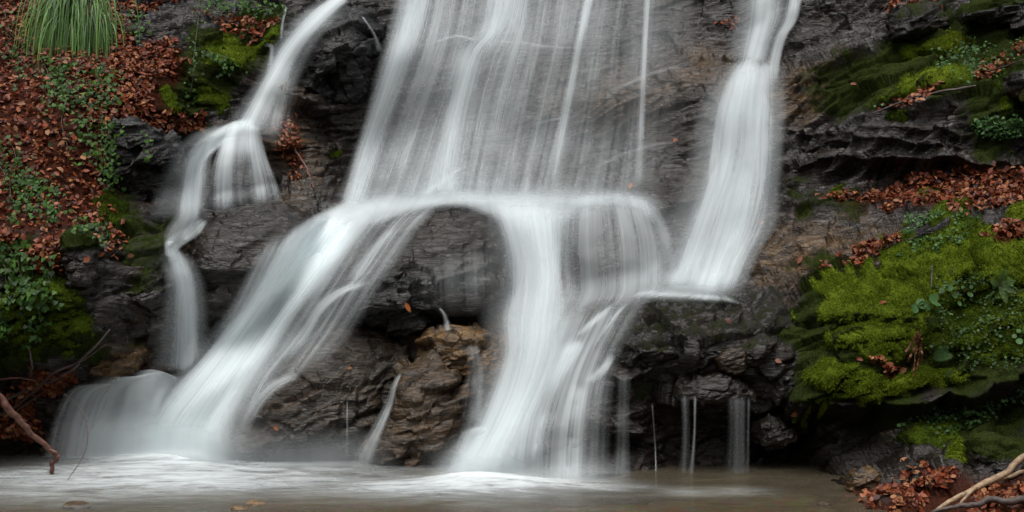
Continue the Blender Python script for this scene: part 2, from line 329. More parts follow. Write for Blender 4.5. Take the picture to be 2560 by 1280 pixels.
# ------------------------------------------------------------------ boulders
def boulder(name, label, out, D, Tf, Tb=None, lean=0.0, mat='boulder', amp=1.0, seed=1, n=200, m=110, sharp=.85, och=0.0, moss=0.0, dip=18, cat='boulder', top=0.0, under=None, group=None):
    """a closed rounded block whose silhouette follows OUT (photo px) at distance D; Tf / Tb its half thickness to front / back"""
    global _off
    q = spline(list(out)+[out[0]], 400)[:-1]; w = P(q[:, 0], q[:, 1], D); c = w.mean(0)
    rel = w[:, [0, 2]]-c[[0, 2]]; an = np.unwrap(np.arctan2(rel[:, 1], rel[:, 0])); ra = np.hypot(rel[:, 0], rel[:, 1])
    if an[-1] < an[0]: an, ra = an[::-1], ra[::-1]
    th_ = np.linspace(0, 2*np.pi, n, endpoint=False); aa = np.mod(an, 2*np.pi); o = np.argsort(aa)
    R = np.interp(th_, aa[o], ra[o], period=2*np.pi)
    Tb = Tb or Tf
    ph = np.linspace(.012, np.pi-.012, m)[:, None]
    rr = np.sin(ph)**sharp; dd = np.sign(np.cos(ph))*np.abs(np.cos(ph))**.9
    xx = R*rr*np.cos(th_); zz = R*rr*np.sin(th_); yy = np.where(dd > 0, -Tf*dd, -Tb*dd)+0*xx+np.where(zz > 0, lean*zz, (-lean if under is None else under)*-zz)-top*np.maximum(zz, 0)*np.where(dd > 0, dd, 0)
    V = np.stack([c[0]+xx, c[1]+yy, c[2]+zz], -1)
    a = np.roll(V, -1, 1)-np.roll(V, 1, 1); b = np.gradient(V, axis=0); nn = np.cross(b, a); nn /= np.maximum(np.linalg.norm(nn, axis=-1, keepdims=True), 1e-9)
    if (nn[:m//3]*np.array([0, -1, 0])).sum(-1).mean() < 0: nn = -nn
    r = math.radians(dip); x, y, z = V[..., 0]+seed*3.7, V[..., 1], V[..., 2]
    A_, B_ = x*math.cos(r)+z*math.sin(r), -x*math.sin(r)+z*math.cos(r)
    size = min(1.0, R.mean()/.35)
    g1, k1 = facet(A_*2.2/size, y*2.4/size, B_*4.0/size, s=seed); g2, k2 = facet(A_*6/size, y*6/size, B_*12/size, s=seed+9)
    sq = B_/size*9+1.2*fbm(A_*1.5, y*1.5, B_*3, s=seed+7, o=3); sq = sq-np.floor(sq); st = np.where(sq < .8, sq/.8, (1-sq)/.2)*(.5+.5*vn(A_*2, y*2, B_*3, s=seed+8))
    d = .028*st+.085*g1+.032*g2+.06*fbm(x*1.7, y*1.7, z*1.7, s=seed+5, o=4)+.020*fbm(A_*5, y*5, B_*14, s=seed+6, o=5, g=.6)-.010*np.exp(-k1/.05)-.004*np.exp(-k2/.06)
    V = V+nn*(d*amp*size)[..., None]
    vv = V.reshape(-1, 3); poles = np.stack([V[0].mean(0), V[-1].mean(0)]); allv = np.concatenate([vv, poles])
    f = gridf(m, n, True); i0 = np.arange(n); i1 = (i0+1) % n
    capA = np.stack([i1, i0, np.full(n, m*n)], 1); capB = np.stack([(m-1)*n+i0, (m-1)*n+i1, np.full(n, m*n+1)], 1)
    up = sm(nn[..., 2], -.1, .5)
    t = np.stack([np.full((m, n), och), moss*up, np.zeros((m, n))], -1).reshape(-1, 3); t = np.concatenate([t, t[:2]*0])
    ob = mesh(name, allv, [f, capA, capB], M[mat], attrs={'tint': t})
    tag(ob, label, cat, group)
    BV.append(V[::2, ::2].reshape(-1, 3)); k = gridf(len(V[::2]), V[::2, ::2].shape[1], True); BF.append(k+_off); _off += len(BV[-1])
    return ob
boulder('boulder', 'big rounded grey boulder in the middle with water parting round it', [(700,800),(790,700),(870,615),(960,548),(1060,506),(1140,500),(1220,520),(1270,600),(1280,720),(1260,800),(1120,850),(950,850),(800,870)], 10.92, .50, .5, lean=.55, under=.45, seed=2, amp=.6, n=300, m=160)
boulder('boulder', 'dark rounded boulder below the arching fall, beside the narrow left spout', [(465,650),(490,560),(560,516),(640,500),(720,512),(770,570),(720,680),(650,770),(570,850),(510,880),(480,760)], 10.92, .46, .45, lean=.6, under=.35, sharp=.75, seed=4, amp=.6)
boulder('boulder', 'broad grey boulder at the pool edge right of the white chute', [(560,1080),(600,1000),(690,920),(800,850),(900,815),(1000,840),(1040,900),(990,1000),(960,1080),(930,1170),(760,1180),(620,1170),(570,1140)], 10.5, .40, .5, lean=.45, under=.0, seed=5, n=260, m=140, och=.10)
boulder('boulder', 'rusty brown angular rock standing in the pool between the two chutes', [(930,1180),(945,1080),(970,980),(1010,910),(1080,890),(1140,920),(1170,1000),(1160,1090),(1140,1200),(1040,1215)], 10.25, .28, .4, lean=.25, mat='ochre', seed=6, amp=1.1, och=.22)
boulder('boulder', 'yellow ochre flat-topped rock below the dark wedge', [(1050,880),(1065,835),(1120,822),(1200,835),(1250,870),(1240,930),(1140,930),(1080,925)], 10.5, .2, .3, lean=.25, mat='ochre', seed=7, amp=.9, och=.62)
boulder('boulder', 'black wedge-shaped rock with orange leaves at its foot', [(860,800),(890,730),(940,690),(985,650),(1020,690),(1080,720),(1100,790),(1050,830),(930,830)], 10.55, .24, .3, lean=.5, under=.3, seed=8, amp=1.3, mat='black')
boulder('boulder', 'wide flat-topped dark boulder with thin trickles under its lip', [(1530,870),(1570,790),(1650,748),(1780,742),(1920,762),(1980,830),(1990,930),(1960,985),(1870,1000),(1740,990),(1640,960),(1560,945)], 10.15, .40, .5, lean=.6, under=.35, seed=9, amp=1.2, n=300, m=150, moss=.25)
boulder('boulder', 'smooth round boulder wrapped by the small arch of water', [(500,540),(505,450),(535,385),(590,362),(640,375),(680,430),(705,510),(690,560),(590,570)], 11.75, .34, .4, lean=.2, seed=10, amp=.6)
boulder('boulder', 'rounded grey dome veiled by thin water right of the central spill', [(1385,720),(1390,610),(1410,545),(1480,512),(1570,505),(1640,535),(1680,610),(1685,700),(1620,790),(1480,800)], 11.1, .40, .5, lean=.5, under=.1, seed=12, amp=.6, n=240, m=130)
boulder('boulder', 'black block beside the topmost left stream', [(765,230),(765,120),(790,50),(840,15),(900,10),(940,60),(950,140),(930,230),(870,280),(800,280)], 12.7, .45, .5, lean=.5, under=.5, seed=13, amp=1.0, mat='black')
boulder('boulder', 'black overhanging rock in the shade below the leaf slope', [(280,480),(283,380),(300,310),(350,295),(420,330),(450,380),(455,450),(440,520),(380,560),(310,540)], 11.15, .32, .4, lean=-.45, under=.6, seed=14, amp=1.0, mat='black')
boulder('boulder', 'bluish grey bank boulder with moss patches by the narrow spout', [(230,700),(250,620),(320,575),(390,590),(430,650),(435,760),(425,850),(360,880),(280,860),(240,790)], 10.4, .30, .4, lean=.5, under=.2, seed=15, amp=1.0, moss=.35)
boulder('boulder', 'small mossy round rock at the foot of the leaf slope', [(150,660),(165,600),(205,575),(240,610),(242,680),(225,725),(180,720)], 9.9, .16, .25, seed=16, amp=.8, moss=.6, n=120, m=70)
boulder('boulder', 'grey stone behind the pale fallen branch', [(2420,1180),(2430,1120),(2480,1100),(2535,1110),(2575,1150),(2570,1210),(2500,1225),(2440,1215)], 8.85, .17, .25, seed=17, amp=.9, moss=.45, n=120, m=70)
boulder('boulder', 'tan rounded stone at the edge of the wet leaves', [(2118,1225),(2122,1190),(2150,1172),(2190,1180),(2200,1210),(2190,1235),(2150,1242)], 9.05, .09, .15, seed=18, amp=.7, mat='ochre', och=.5, n=100, m=60, cat='stone')
boulder('boulder', 'low dark rock under the thin fan of water at the bottom of the bank', [(110,1120),(120,1020),(160,970),(220,958),(290,975),(330,1040),(330,1130),(220,1160)], 10.75, .26, .4, lean=.3, seed=19, amp=.8, och=.2)
boulder('boulder', 'small pale-topped stone among the twigs', [(235,925),(245,885),(290,870),(345,872),(362,890),(340,925),(290,945)], 10.3, .12, .2, lean=.2, seed=20, amp=.9, mat='ochre', och=.6, n=110, m=64, cat='stone')
boulder('boulder', 'pale cracked slab poking out over the dark hollow', [(1880,1095),(1890,1060),(1940,1045),(1985,1060),(1990,1095),(1950,1112),(1905,1112)], 9.98, .13, .25, seed=21, amp=1.2, n=110, m=64, cat='stone')
boulder('boulder', 'grey rock at the top of the bank, near the bright moss', [(2225,80),(2240,35),(2300,18),(2350,25),(2372,60),(2350,95),(2290,98),(2240,100)], 11.95, .2, .3, lean=.2, seed=22, amp=.9, moss=.3, n=120, m=70)
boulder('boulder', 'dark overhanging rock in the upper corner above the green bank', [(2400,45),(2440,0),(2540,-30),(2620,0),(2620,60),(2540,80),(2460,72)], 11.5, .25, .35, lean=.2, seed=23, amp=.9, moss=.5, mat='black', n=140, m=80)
boulder('boulder', 'dark rock behind the ivy at the top of the bank', [(330,130),(340,60),(390,35),(440,60),(450,120),(420,150),(370,150)], 12.2, .16, .3, lean=.25, seed=24, amp=1.0, n=120, m=70, moss=.2)
boulder('boulder', 'squat brown block set into the lip of the flat-topped boulder', [(1795,915),(1800,880),(1830,868),(1862,880),(1864,915),(1840,935),(1808,932)], 9.75, .07, .15, seed=25, amp=.9, n=90, m=54, och=.15, cat='stone')
boulder('boulder', 'thin grey ledge slab dripping water in front of the dark cave', [(1690,1000),(1700,955),(1760,940),(1840,945),(1880,985),(1870,1003),(1790,1006)], 9.78, .14, .3, seed=26, amp=.7, n=120, m=70, cat='stone')
boulder('boulder', 'mossy rock jutting out high on the bank edge', [(2520,230),(2530,170),(2580,130),(2650,140),(2660,220),(2600,260)], 10.75, .2, .3, seed=27, amp=.8, moss=.7, n=110, m=64)
BVH = BVHTree.FromPolygons(np.concatenate(BV).tolist(), np.concatenate(BF).tolist())
CAMV = Vector(CAM)
def cast(u, v):
    """surface point seen at photo pixel (u, v) and its distance along the view axis"""
    d = Vector(((u-1280)/F, 1, (640-v)/F)); L = d.length; h = BVH.ray_cast(CAMV, d/L)
    if h[0] is None: return None, None, None
    n = h[1]
    if n.dot(d) > 0: n = -n
    return h[0], n, h[3]/L
# ------------------------------------------------------------------ valley round the fall (unseen slopes added to block low light), stream bed, pool
n = N('leafy_soil'); p = n.pos()
c = n.ramp(n.noise(p, 3, 8, .7), [(.35, (.016, .010, .006)), (.55, (.05, .022, .012)), (.72, (.03, .04, .01))])
M['soil'] = n.done(n.n('BsdfPrincipled', {'Base Color': c, 'Roughness': .9, 'Normal': n.n('Bump', {'Height': n.noise(p, 12, 8, .7), 'Strength': .8, 'Distance': .1}).outputs[0]}).outputs[0])
gx_ = np.concatenate([np.linspace(-160, -14, 24), np.linspace(-13, 13, 105), np.linspace(14, 160, 24)]); gy_ = np.concatenate([np.linspace(-170, -30, 24), np.linspace(-29, 12, 100), np.linspace(13, 160, 26)])
TX, TY = np.meshgrid(gx_, gy_)
half = 5.6+.9*vn(TY/6, TY*0+1.7, s=9)
side = np.maximum(np.abs(TX+.6*vn(TY/9, TY*0, s=4))-half, 0)
TZ = -.42+.10*fbm(TX*.8, TY*.8, s=31)+side*1.5/(1+side*.02)  # side banks steepened to cut low light from the sides
back = np.maximum(TY-4.2, 0); TZ = np.maximum(TZ, np.where(TY > 4.2, 5.2+back*.75, -9))
down = np.maximum(-TY-24, 0); TZ = np.maximum(TZ, np.where(down > 0, -.4+down*.8/(1+down*.006), -9))  # unseen hill behind the camera, added to block low sky light
edge = (TY > -2.6)&(TY <= 4.2)&(np.abs(TX) < 6.6); TZ = np.where(edge, -.7, TZ)
TZ += np.where(side+down+back > .5, 1, 0)*.5*fbm(TX*.35, TY*.35, s=33)
tag(mesh('ground', np.stack([TX, TY, TZ], -1).reshape(-1, 3), gridf(*TX.shape), M['soil'], origin=(0, 0, 0)), 'leaf-covered soil of the wooded ravine, its unseen slopes shaped to block low light', 'ground', kind='structure')

# stream bed of gravel under the pool
n = N('stream_bed'); p = n.pos()
vo = n.n('TexVoronoi', {'Vector': p, 'Scale': 9.0}); c = n.ramp(n.noise(p, 14, 6, .7), [(.3, (.05, .038, .02)), (.7, (.16, .12, .065))])
c = n.mix(.35, c, n.mix(.6, vo.outputs['Color'], (.16, .12, .07)))
M['bed'] = n.done(n.n('BsdfPrincipled', {'Base Color': c, 'Roughness': .8, 'Normal': n.n('Bump', {'Height': vo.outputs['Distance'], 'Strength': .6, 'Distance': .05}).outputs[0]}).outputs[0])
bx, by = np.meshgrid(np.linspace(-6.4, 6.4, 120), np.linspace(-9.4, 1.5, 110))
tag(mesh('stream_bed', np.stack([bx, by, -.20+.05*fbm(bx*1.3, by*1.3, s=81)-.15*sm(-by, 3, 6)], -1).reshape(-1, 3), gridf(*bx.shape), M['bed'], origin=(0, 0, 0)), 'brown gravelly bed of the pool', 'stream bed', kind='structure')
n = N('pool_water'); p = n.pos((0, 0, 0), (.55, 1.6, 1))
b = n.n('Bump', {'Height': n.noise(p, 5, 5, .6, .5), 'Strength': .5, 'Distance': .05})
c = n.ramp(n.noise(n.pos((0, 0, 0), (.5, 1.5, 1)), 1.6, 5, .6), [(.3, (.055, .044, .027)), (.7, (.11, .094, .064))])
bs = n.n('BsdfPrincipled', {'Base Color': c, 'Roughness': .10, 'IOR': 1.33, 'Normal': b.outputs[0]})
tr = n.n('BsdfTransparent', {'Color': (.80, .72, .55, 1)})
M['pool'] = n.done(n.n('MixShader', {0: .62, 1: tr.outputs[0], 2: bs.outputs[0]}).outputs[0])
wx_, wy_ = np.meshgrid(np.linspace(-6.3, 6.3, 160), np.linspace(-9.5, 1.2, 130))
water = tag(mesh('water', np.stack([wx_, wy_, .012*fbm(wx_*1.2, wy_*2.2, s=90)], -1).reshape(-1, 3), gridf(*wx_.shape), M['pool'], origin=(0, 0, 0)), 'murky brown pool at the foot of the waterfall', 'water', kind='structure')
# ------------------------------------------------------------------ falling water: silky sheets draped on the rock, thin where rock shows through
def water_material(name, fine=34.0, contrast=1.0, k=1.35, along=.30, fray=1.3, patch=0.0):
    n = N(name); uv = n.n('UVMap').outputs[0]
    a1 = n.noise(n.n('Mapping', {'Vector': uv, 'Scale': (fine, along, 1)}).outputs[0], 1.0, 3, .6, .15)
    a2 = n.noise(n.n('Mapping', {'Vector': uv, 'Scale': (fine*.28, along*.45, 1)}).outputs[0], 1.0, 3, .55, .2)
    a3 = n.noise(n.n('Mapping', {'Vector': uv, 'Scale': (fine*2.6, along*1.1, 1)}).outputs[0], 1.0, 2, .5)
    s = n.math('ADD', n.math('ADD', n.math('MULTIPLY', a1, .36), n.math('MULTIPLY', a2, .54)), n.math('MULTIPLY', a3, .10))
    s = n.ramp(s, [(.32, max(0, .5-.5*contrast)), (.5, .5), (.70, min(1, .5+.5*contrast))])
    if patch:
        pn = n.noise(n.n('Mapping', {'Vector': uv, 'Scale': (4.5, .8, 1)}).outputs[0], 1.0, 4, .6, .4)
        s = n.math('MULTIPLY', s, n.ramp(pn, [(.30, max(0, 1-patch)), (.62, 1)]))
    d = n.attr('amount').outputs['Fac']
    pw = n.math('ADD', 1.0, n.math('MULTIPLY', n.math('SUBTRACT', 1.0, n.math('MINIMUM', d, 1.0)), fray))
    e = n.math('MULTIPLY', n.math('MULTIPLY', d, n.math('POWER', n.math('MULTIPLY', s, 2.0), pw)), -k)
    a = n.math('SUBTRACT', 1.0, n.math('EXPONENT', e))
    col = (.84, .905, .92, 1)
    df = n.n('BsdfDiffuse', {'Color': col}); tl = n.n('BsdfTranslucent', {'Color': col})
    w = n.n('MixShader', {0: .45, 1: df.outputs[0], 2: tl.outputs[0]})
    return n.done(n.n('MixShader', {0: a, 1: n.n('BsdfTransparent').outputs[0], 2: w.outputs[0]}).outputs[0])
M['silk'] = water_material('silky_water', 24, .55, 1.15, .25, .9, .25)
M['streak'] = water_material('streaked_water', 34, .75, 1.3, .25, .8, .38)
M['mist'] = water_material('water_mist', 6, .25, 1.0, .25, .0)
M['froth'] = water_material('frothy_water', 26, .8, 1.3, .35, 1.1, .62)
M['foamy'] = water_material('churning_water', 18, .32, 1.5, .3, .5)
def minf(a, ra, rb):
    for ax, r in ((0, ra), (1, rb)):
        b = a.copy()
        for k in range(-r, r+1):
            i = np.clip(np.arange(a.shape[ax])+k, 0, a.shape[ax]-1); b = np.minimum(b, np.take(a, i, ax))
        a = b
    return a
def sheet(name, lines, dens, mat='silk', ns=40, nt=70, off=.03, ends=(.06, .0), sides=(.3, .3), parent=None, gain=1.0, free=.25, extra=0.0, seed=0):
    """flow lines in photo pixels, left to right; the rows between them are found on the rock, and water never falls back under an overhang"""
    K = len(lines); ml = np.stack([spline(l, nt) for l in lines])               # K,nt,2
    kk = np.linspace(0, K-1, ns)
    g = np.stack([spline(ml[:, j], 0) if False else np.stack([np.interp(kk, np.arange(K), ml[:, j, c]) for c in (0, 1)], 1) for j in range(nt)], 1)   # ns,nt,2
    g = blur(g, max(1, ns//(K*3)), 0)
    D = np.zeros((ns, nt))
    for i in range(ns):
        last = 11.0
        for j in range(nt):
            h = cast(g[i, j, 0], g[i, j, 1]); last = h[2] if h[2] is not None else last; D[i, j] = last
    D0 = D.copy()
    ds = np.linalg.norm(np.diff(g, axis=1), axis=2)/F*11
    for j in range(1, nt): D[:, j] = np.minimum(D[:, j], D[:, j-1]+free*ds[:, j-1])
    ra, rb = max(1, min(5, ns//10)), max(2, nt//14)
    D = blur(blur(minf(D, ra, rb), ra, 0), rb, 1); D = blur(blur(D, max(1, ra//2), 0, 2), rb//2, 1, 2)-off-extra
    V = P(g[..., 0], g[..., 1], D)
    s, t = np.linspace(0, 1, ns)[:, None], np.linspace(0, 1, nt)[None]
    dm = np.array([np.interp(t[0], np.linspace(0, 1, len(r)), r) for r in dens])
    dn = np.stack([np.interp(kk, np.arange(K), dm[:, j]) for j in range(nt)], 1); dn = blur(dn, max(1, ns//(K*3)), 0)
    e0 = sm(s, 0, sides[0]) if sides[0] else 1; e1 = sm(1-s, 0, sides[1]) if sides[1] else 1
    f0 = sm(t, 0, ends[0]) if ends[0] else 1; f1 = sm(1-t, 0, ends[1]) if ends[1] else 1
    dn = np.maximum(dn*e0*e1*f0*f1*gain, 0)
    wd = np.linalg.norm(np.diff(V, axis=0), axis=2).mean(1); U = np.concatenate([[0], np.cumsum(wd)])
    ln = np.linalg.norm(np.diff(V, axis=1), axis=2).mean(0); L = np.concatenate([[0], np.cumsum(ln)])
    uv = np.stack([U[:, None]+0*t+seed*3.17, L[None]+0*s+seed*1.3], -1).reshape(-1, 2)
    return mesh(name, V.reshape(-1, 3), gridf(ns, nt), M[mat], attrs={'amount': dn.ravel()}, uv=uv, parent=parent)
def widen(kw, f=.55, d=.30):
    q = dict(kw); L = [np.asarray(spline(l, 30)) for l in kw['lines']]; a, b, m = L[0], L[-1], L[len(L)//2]
    dm = np.mean([np.interp(np.linspace(0, 1, 8), np.linspace(0, 1, len(r)), r) for r in kw['dens']], 0)
    q.update(part='spray', mat='mist', lines=[(a+(a-m)*f).tolist(), a.tolist(), m.tolist(), b.tolist(), (b+(b-m)*f).tolist()], dens=[[0]*8, dm*d, dm*d*1.3, dm*d, [0]*8], sides=(.25, .25), ends=(.25, kw.get('ends', (0, 0))[1] or .0), off=kw.get('off', .03)+.05, ns=40, nt=60, gain=1.0)
    return q
def fall(label, *sheets, cat='waterfall', group=None):
    sheets = [dict(x) for x in sheets]; w = [widen(x, *x.pop('wide')) for x in sheets if 'wide' in x]
    for x in sheets:
        if w: x.setdefault('part', 'stream')
    sheets += w
    """a waterfall: one mesh, or an Empty holding its veil and streams as parts"""
    if len(sheets) == 1:
        kw = dict(sheets[0]); kw.pop('part', None); return tag(sheet('waterfall', **kw), label, cat, group)
    l = sheets[0]['lines']; q = np.mean([x[-1] for x in l], 0); h = cast(*q)
    e = tag(empty('waterfall', h[0]), label, cat, group)
    for i, kw in enumerate(sheets):
        kw = dict(kw); nm = kw.pop('part'); kw.setdefault('seed', i+1); sheet(nm, parent=e, **kw)
    return e
def strip(pts, w, d, **kw):
    p = np.asarray(pts, float); w = np.resize(np.asarray(w, float), len(p)) if not hasattr(w, '__len__') else np.interp(np.linspace(0, 1, len(p)), np.linspace(0, 1, len(w)), w)
    tn = np.gradient(p, axis=0); tn /= np.linalg.norm(tn, axis=1, keepdims=True); nn = np.stack([-tn[:, 1], tn[:, 0]], 1)
    if nn[0, 0] > 0: nn = -nn
    d = list(d) if hasattr(d, '__len__') else [d, d]
    return dict(lines=[(p+nn*w[:, None]/2).tolist(), p.tolist(), (p-nn*w[:, None]/2).tolist()], dens=[d, d, d], ns=14, nt=60, sides=(.5, .5), **kw)

main = [[(985,-70),(960,60),(925,200),(890,350),(835,540)],[(1060,-70),(1030,60),(985,200),(930,350),(868,545)],[(1110,-70),(1085,60),(1040,200),(990,350),(930,535)],[(1190,-70),(1170,60),(1130,200),(1080,350),(1020,525)],
 [(1270,-70),(1235,70),(1185,130),(1150,250),(1105,515)],[(1340,-70),(1310,100),(1270,250),(1215,515)],[(1420,-70),(1395,100),(1365,250),(1305,520)],[(1490,-70),(1455,100),(1425,250),(1365,520)],[(1560,-70),(1535,100),(1515,300),(1475,510)],[(1625,-70),(1612,100),(1602,300),(1585,505)],[(1690,-70),(1685,100),(1665,300),(1645,505)],[(1770,-70),(1765,100),(1755,240),(1740,330)]]
md = [[.1,.1,.1,.1],[.75,.7,.6,.5],[.55,.6,.5,.4],[.32,.34,.34,.4],[.75,.75,.6,.5],[.60,.52,.44,.42],[.40,.36,.32,.34],[.42,.34,.30,.30],[.28,.22,.2,.22],[.24,.17,.13,.14],[.14,.08,.06,.05],[.06,.03,.0,0]]
fall('tall wide central waterfall spreading as a translucent veil over the rock wall',
 dict(part='veil', lines=main, dens=md, ns=190, nt=110, mat='streak', off=.05, sides=(.05, .12), ends=(0, .10), gain=.47),
 dict(part='veil', lines=main, dens=md, ns=190, nt=110, mat='streak', off=.12, sides=(.05, .12), ends=(0, .10), gain=.40, seed=5),
 dict(part='stream', **strip([(1055,-70),(1022,60),(975,200),(925,350),(868,525)], [95,80,75,70,80], [1.2,1.0,.85,.75,.55], off=.09, ends=(0,.05))),
 dict(part='stream', **strip([(1225,70),(1175,135),(1145,250),(1125,360),(1105,490)], [110,95,90,90,110], [.1,.9,.6,.45,.4], off=.09, ends=(.3,.05))),
 dict(part='stream', **strip([(1275,-70),(1262,0),(1240,60),(1200,130)], [110,110,100,90], [.9,.8,.6,.3], off=.09, ends=(0,.2))),
 *[dict(part='rill', **strip(q, w, d, mat='mist', off=.06, ends=(.3,.3))) for q, w, d in [([(1025,122),(1090,104),(1140,90),(1180,97),(1240,106)],[6,10,10,12],[.2,.3,.45,.45,.1]),([(1200,106),(1300,106),(1380,118),(1500,118)],[16,10,8],[.4,.3,.25,.1]),([(1760,152),(1640,180),(1570,210),(1500,243),(1430,258)],[12,16,18,16],[.05,.12,.18,.12,.05]),([(1480,285),(1380,300),(1310,318),(1290,332)],[8,10,8],[.1,.2,.2,.1]),([(1720,352),(1650,360),(1560,385),(1460,432)],[8,12,14],[.15,.25,.25,.1]),([(1180,405),(1140,428),(1090,465),(1040,490)],[10,16,24],[.4,.5,.6,.3])]],
 dict(part='stream', **strip([(1485,-70),(1450,100),(1420,250),(1375,480)], [40,30,30,40], [.8,.6,.5,.3], off=.09, ends=(0,.1))),
 dict(part='stream', **strip([(1622,-70),(1612,100),(1602,300),(1592,480)], [22,22,26,30], [.75,.6,.4,.2], off=.09, ends=(0,.1))))
fall('narrow stream sliding down diagonally past the black block at the top of the bank',
 dict(part='stream', lines=[[(838,-20),(770,30),(700,110),(645,210),(575,325)],[(862,-15),(800,38),(732,112),(675,205),(612,335)],[(880,0),(820,55),(765,125),(715,225),(660,345)]], dens=[[.9,1.0,.9,.7,.6],[1.9,1.8,1.4,1.2,1.1],[.9,.9,.5,.35,.3]], ns=40, off=.06, sides=(.4,.5), ends=(0,.05), wide=(.8,.2)),
 dict(part='veil', **strip([(745,110),(715,200),(690,300),(680,380)], [20,70,110,110], [.1,.22,.25,.05], mat='streak', off=.03, ends=(.2,.3))),
 dict(part='stream', **strip([(660,112),(680,118),(676,160),(660,200)], 18, [.6,.7,.3,.1], off=.03, ends=(.2,.3))))
fall('small arch of water pouring round both sides of a smooth boulder',
 dict(part='stream', lines=[[(585,300),(510,335),(455,395),(425,470),(400,565)],[(605,295),(530,340),(480,400),(462,480),(452,560)],[(625,295),(555,350),(505,405),(492,480),(488,555)],[(650,305),(590,345),(530,385),(520,440),(515,550)]], dens=[[.5,.35,.25,.12,.05],[1.0,1.0,.8,.6,.5],[1.0,1.2,1.3,1.1,1.0],[.5,.8,.7,.2,.1]], ns=50, off=.06, sides=(.45,.3), ends=(.05,.15), wide=(.7,.25), gain=1.1),
 dict(part='veil', lines=[[(575,310),(545,362),(524,420),(517,480),(515,545)],[(592,305),(575,356),(563,420),(560,480),(560,540)],[(612,300),(606,356),(610,420),(612,480),(615,525)],[(635,305),(643,376),(656,430),(665,480),(668,515)],[(650,315),(674,400),(695,450),(708,485),(716,508)]], dens=[[.6,1.3,.7,.4,.3],[.7,1.4,.45,.3,.25],[.7,1.4,.4,.28,.25],[.6,1.4,.8,.55,.4],[.4,.9,1.1,.9,.5]], ns=60, off=.07, mat='streak', sides=(.22,.22), ends=(.05,.2), gain=.9))
fall('continuous white runnel from the arch down the face of the rounded boulder', dict(strip([(585,305),(520,350),(485,410),(474,480),(470,540),(440,590),(430,625),(452,690),(465,780),(464,920)], [30,50,56,54,70,70,40,56,70,64], [.3,.8,.9,.8,.7,.7,1.0,.8,.6,.4], mat='silk', off=.07, ends=(.2,.1))))
fall('short translucent apron of water beside the dark rounded boulder', dict(lines=[[(500,540),(450,570),(412,600),(408,640)],[(512,545),(470,585),(430,612),(425,645)],[(525,550),(500,590),(455,622),(445,650)]], dens=[[.3,.4,.7,.8],[.5,.45,.7,.9],[.3,.3,.3,.4]], ns=30, nt=40, off=.06, sides=(.35,.35), ends=(.15,.05), gain=1.8))
fall('narrow white spout dropping straight between the bank boulder and the rounded boulder', dict(lines=[[(405,610),(418,660),(432,705),(425,780),(418,850),(405,930)],[(432,612),(448,662),(462,700),(465,780),(466,850),(464,935)],[(458,622),(478,662),(494,708),(500,780),(503,850),(503,900)]], dens=[[.7,.7,.4,.25,.2,.2],[1.5,1.4,1.5,1.3,1.1,1.0],[.9,1.0,1.6,1.5,1.2,1.0]], ns=34, off=.06, sides=(.45,.35), ends=(.12,.08), wide=(.9,.22)))
chute = [[(735,545),(672,640),(592,770),(505,885),(430,965),(370,1050),(330,1145)],[(800,528),(725,640),(638,770),(550,890),(480,980),(420,1060),(390,1155)],[(855,532),(780,640),(690,760),(600,890),(530,990),(480,1070),(460,1165)],[(890,545),(822,640),(728,770),(640,900),(572,1000),(532,1080),(522,1165)],[(925,545),(858,640),(768,765),(690,895),(632,1000),(592,1080),(585,1155)]]
cdn = [[.3,.3,.4,.8,1.4,1.5,1.5],[1.4,1.2,1.7,2.2,2.4,2.4,2.4],[2.6,2.6,2.6,2.6,2.4,2.4,2.4],[2.0,2.1,2.0,1.9,1.8,1.9,2.0],[.5,.6,.5,.5,.4,.35,.5]]
fall('broad white chute rushing diagonally down to the pool, the brightest water of all',
 dict(part='stream', lines=chute, dens=cdn, ns=90, nt=110, mat='foamy', off=.07, sides=(.3,.45), ends=(.15,0), gain=1.7, wide=(.45,.12)),
 dict(part='veil', lines=chute, dens=cdn, ns=90, nt=110, mat='streak', off=.13, sides=(.25,.35), ends=(.1,0), gain=.35),
 dict(part='stream', lines=[[(890,478),(825,512),(735,565),(670,645),(610,740)],[(930,480),(870,515),(790,585),(725,670),(660,770)],[(975,484),(915,525),(845,605),(780,695),(715,790)],[(1020,490),(962,536),(900,622),(835,715),(765,810)]], dens=[[.3,.9,.8,.6,.3],[.6,1.4,1.6,1.3,.6],[.6,1.3,1.4,1.0,.4],[.2,.4,.4,.3,.1]], ns=60, nt=70, mat='foamy', off=.10, sides=(.3,.35), ends=(.3,.35)),
 dict(part='veil', lines=[[(640,620),(600,700),(560,780),(520,860)],[(700,580),(650,680),(600,780),(550,870)],[(760,550),(710,650),(650,760),(590,850)]], dens=[[.1,.15,.15,.1],[.35,.4,.4,.4],[.4,.5,.5,.5]], mat='streak', off=.1, sides=(.4,.1), ends=(.2,.1)))
fall('rounded hump of water curling off the foot of the white chute',
 dict(lines=[[(420,955),(345,940),(275,965),(235,1040),(212,1145)],[(430,945),(365,922),(312,960),(282,1050),(265,1150)],[(445,945),(392,928),(352,980),(332,1060),(320,1150)],[(470,955),(440,950),(408,1010),(390,1080),(382,1150)]], dens=[[.5,.4,.4,.35,.6],[1.2,1.0,.6,.6,.9],[1.7,1.5,.8,.9,1.3],[2,1.8,1.2,1.3,1.6]], ns=60, off=.10, sides=(.8,.1), ends=(.45,0), gain=1.05, mat='streak', wide=(.8,.4)))
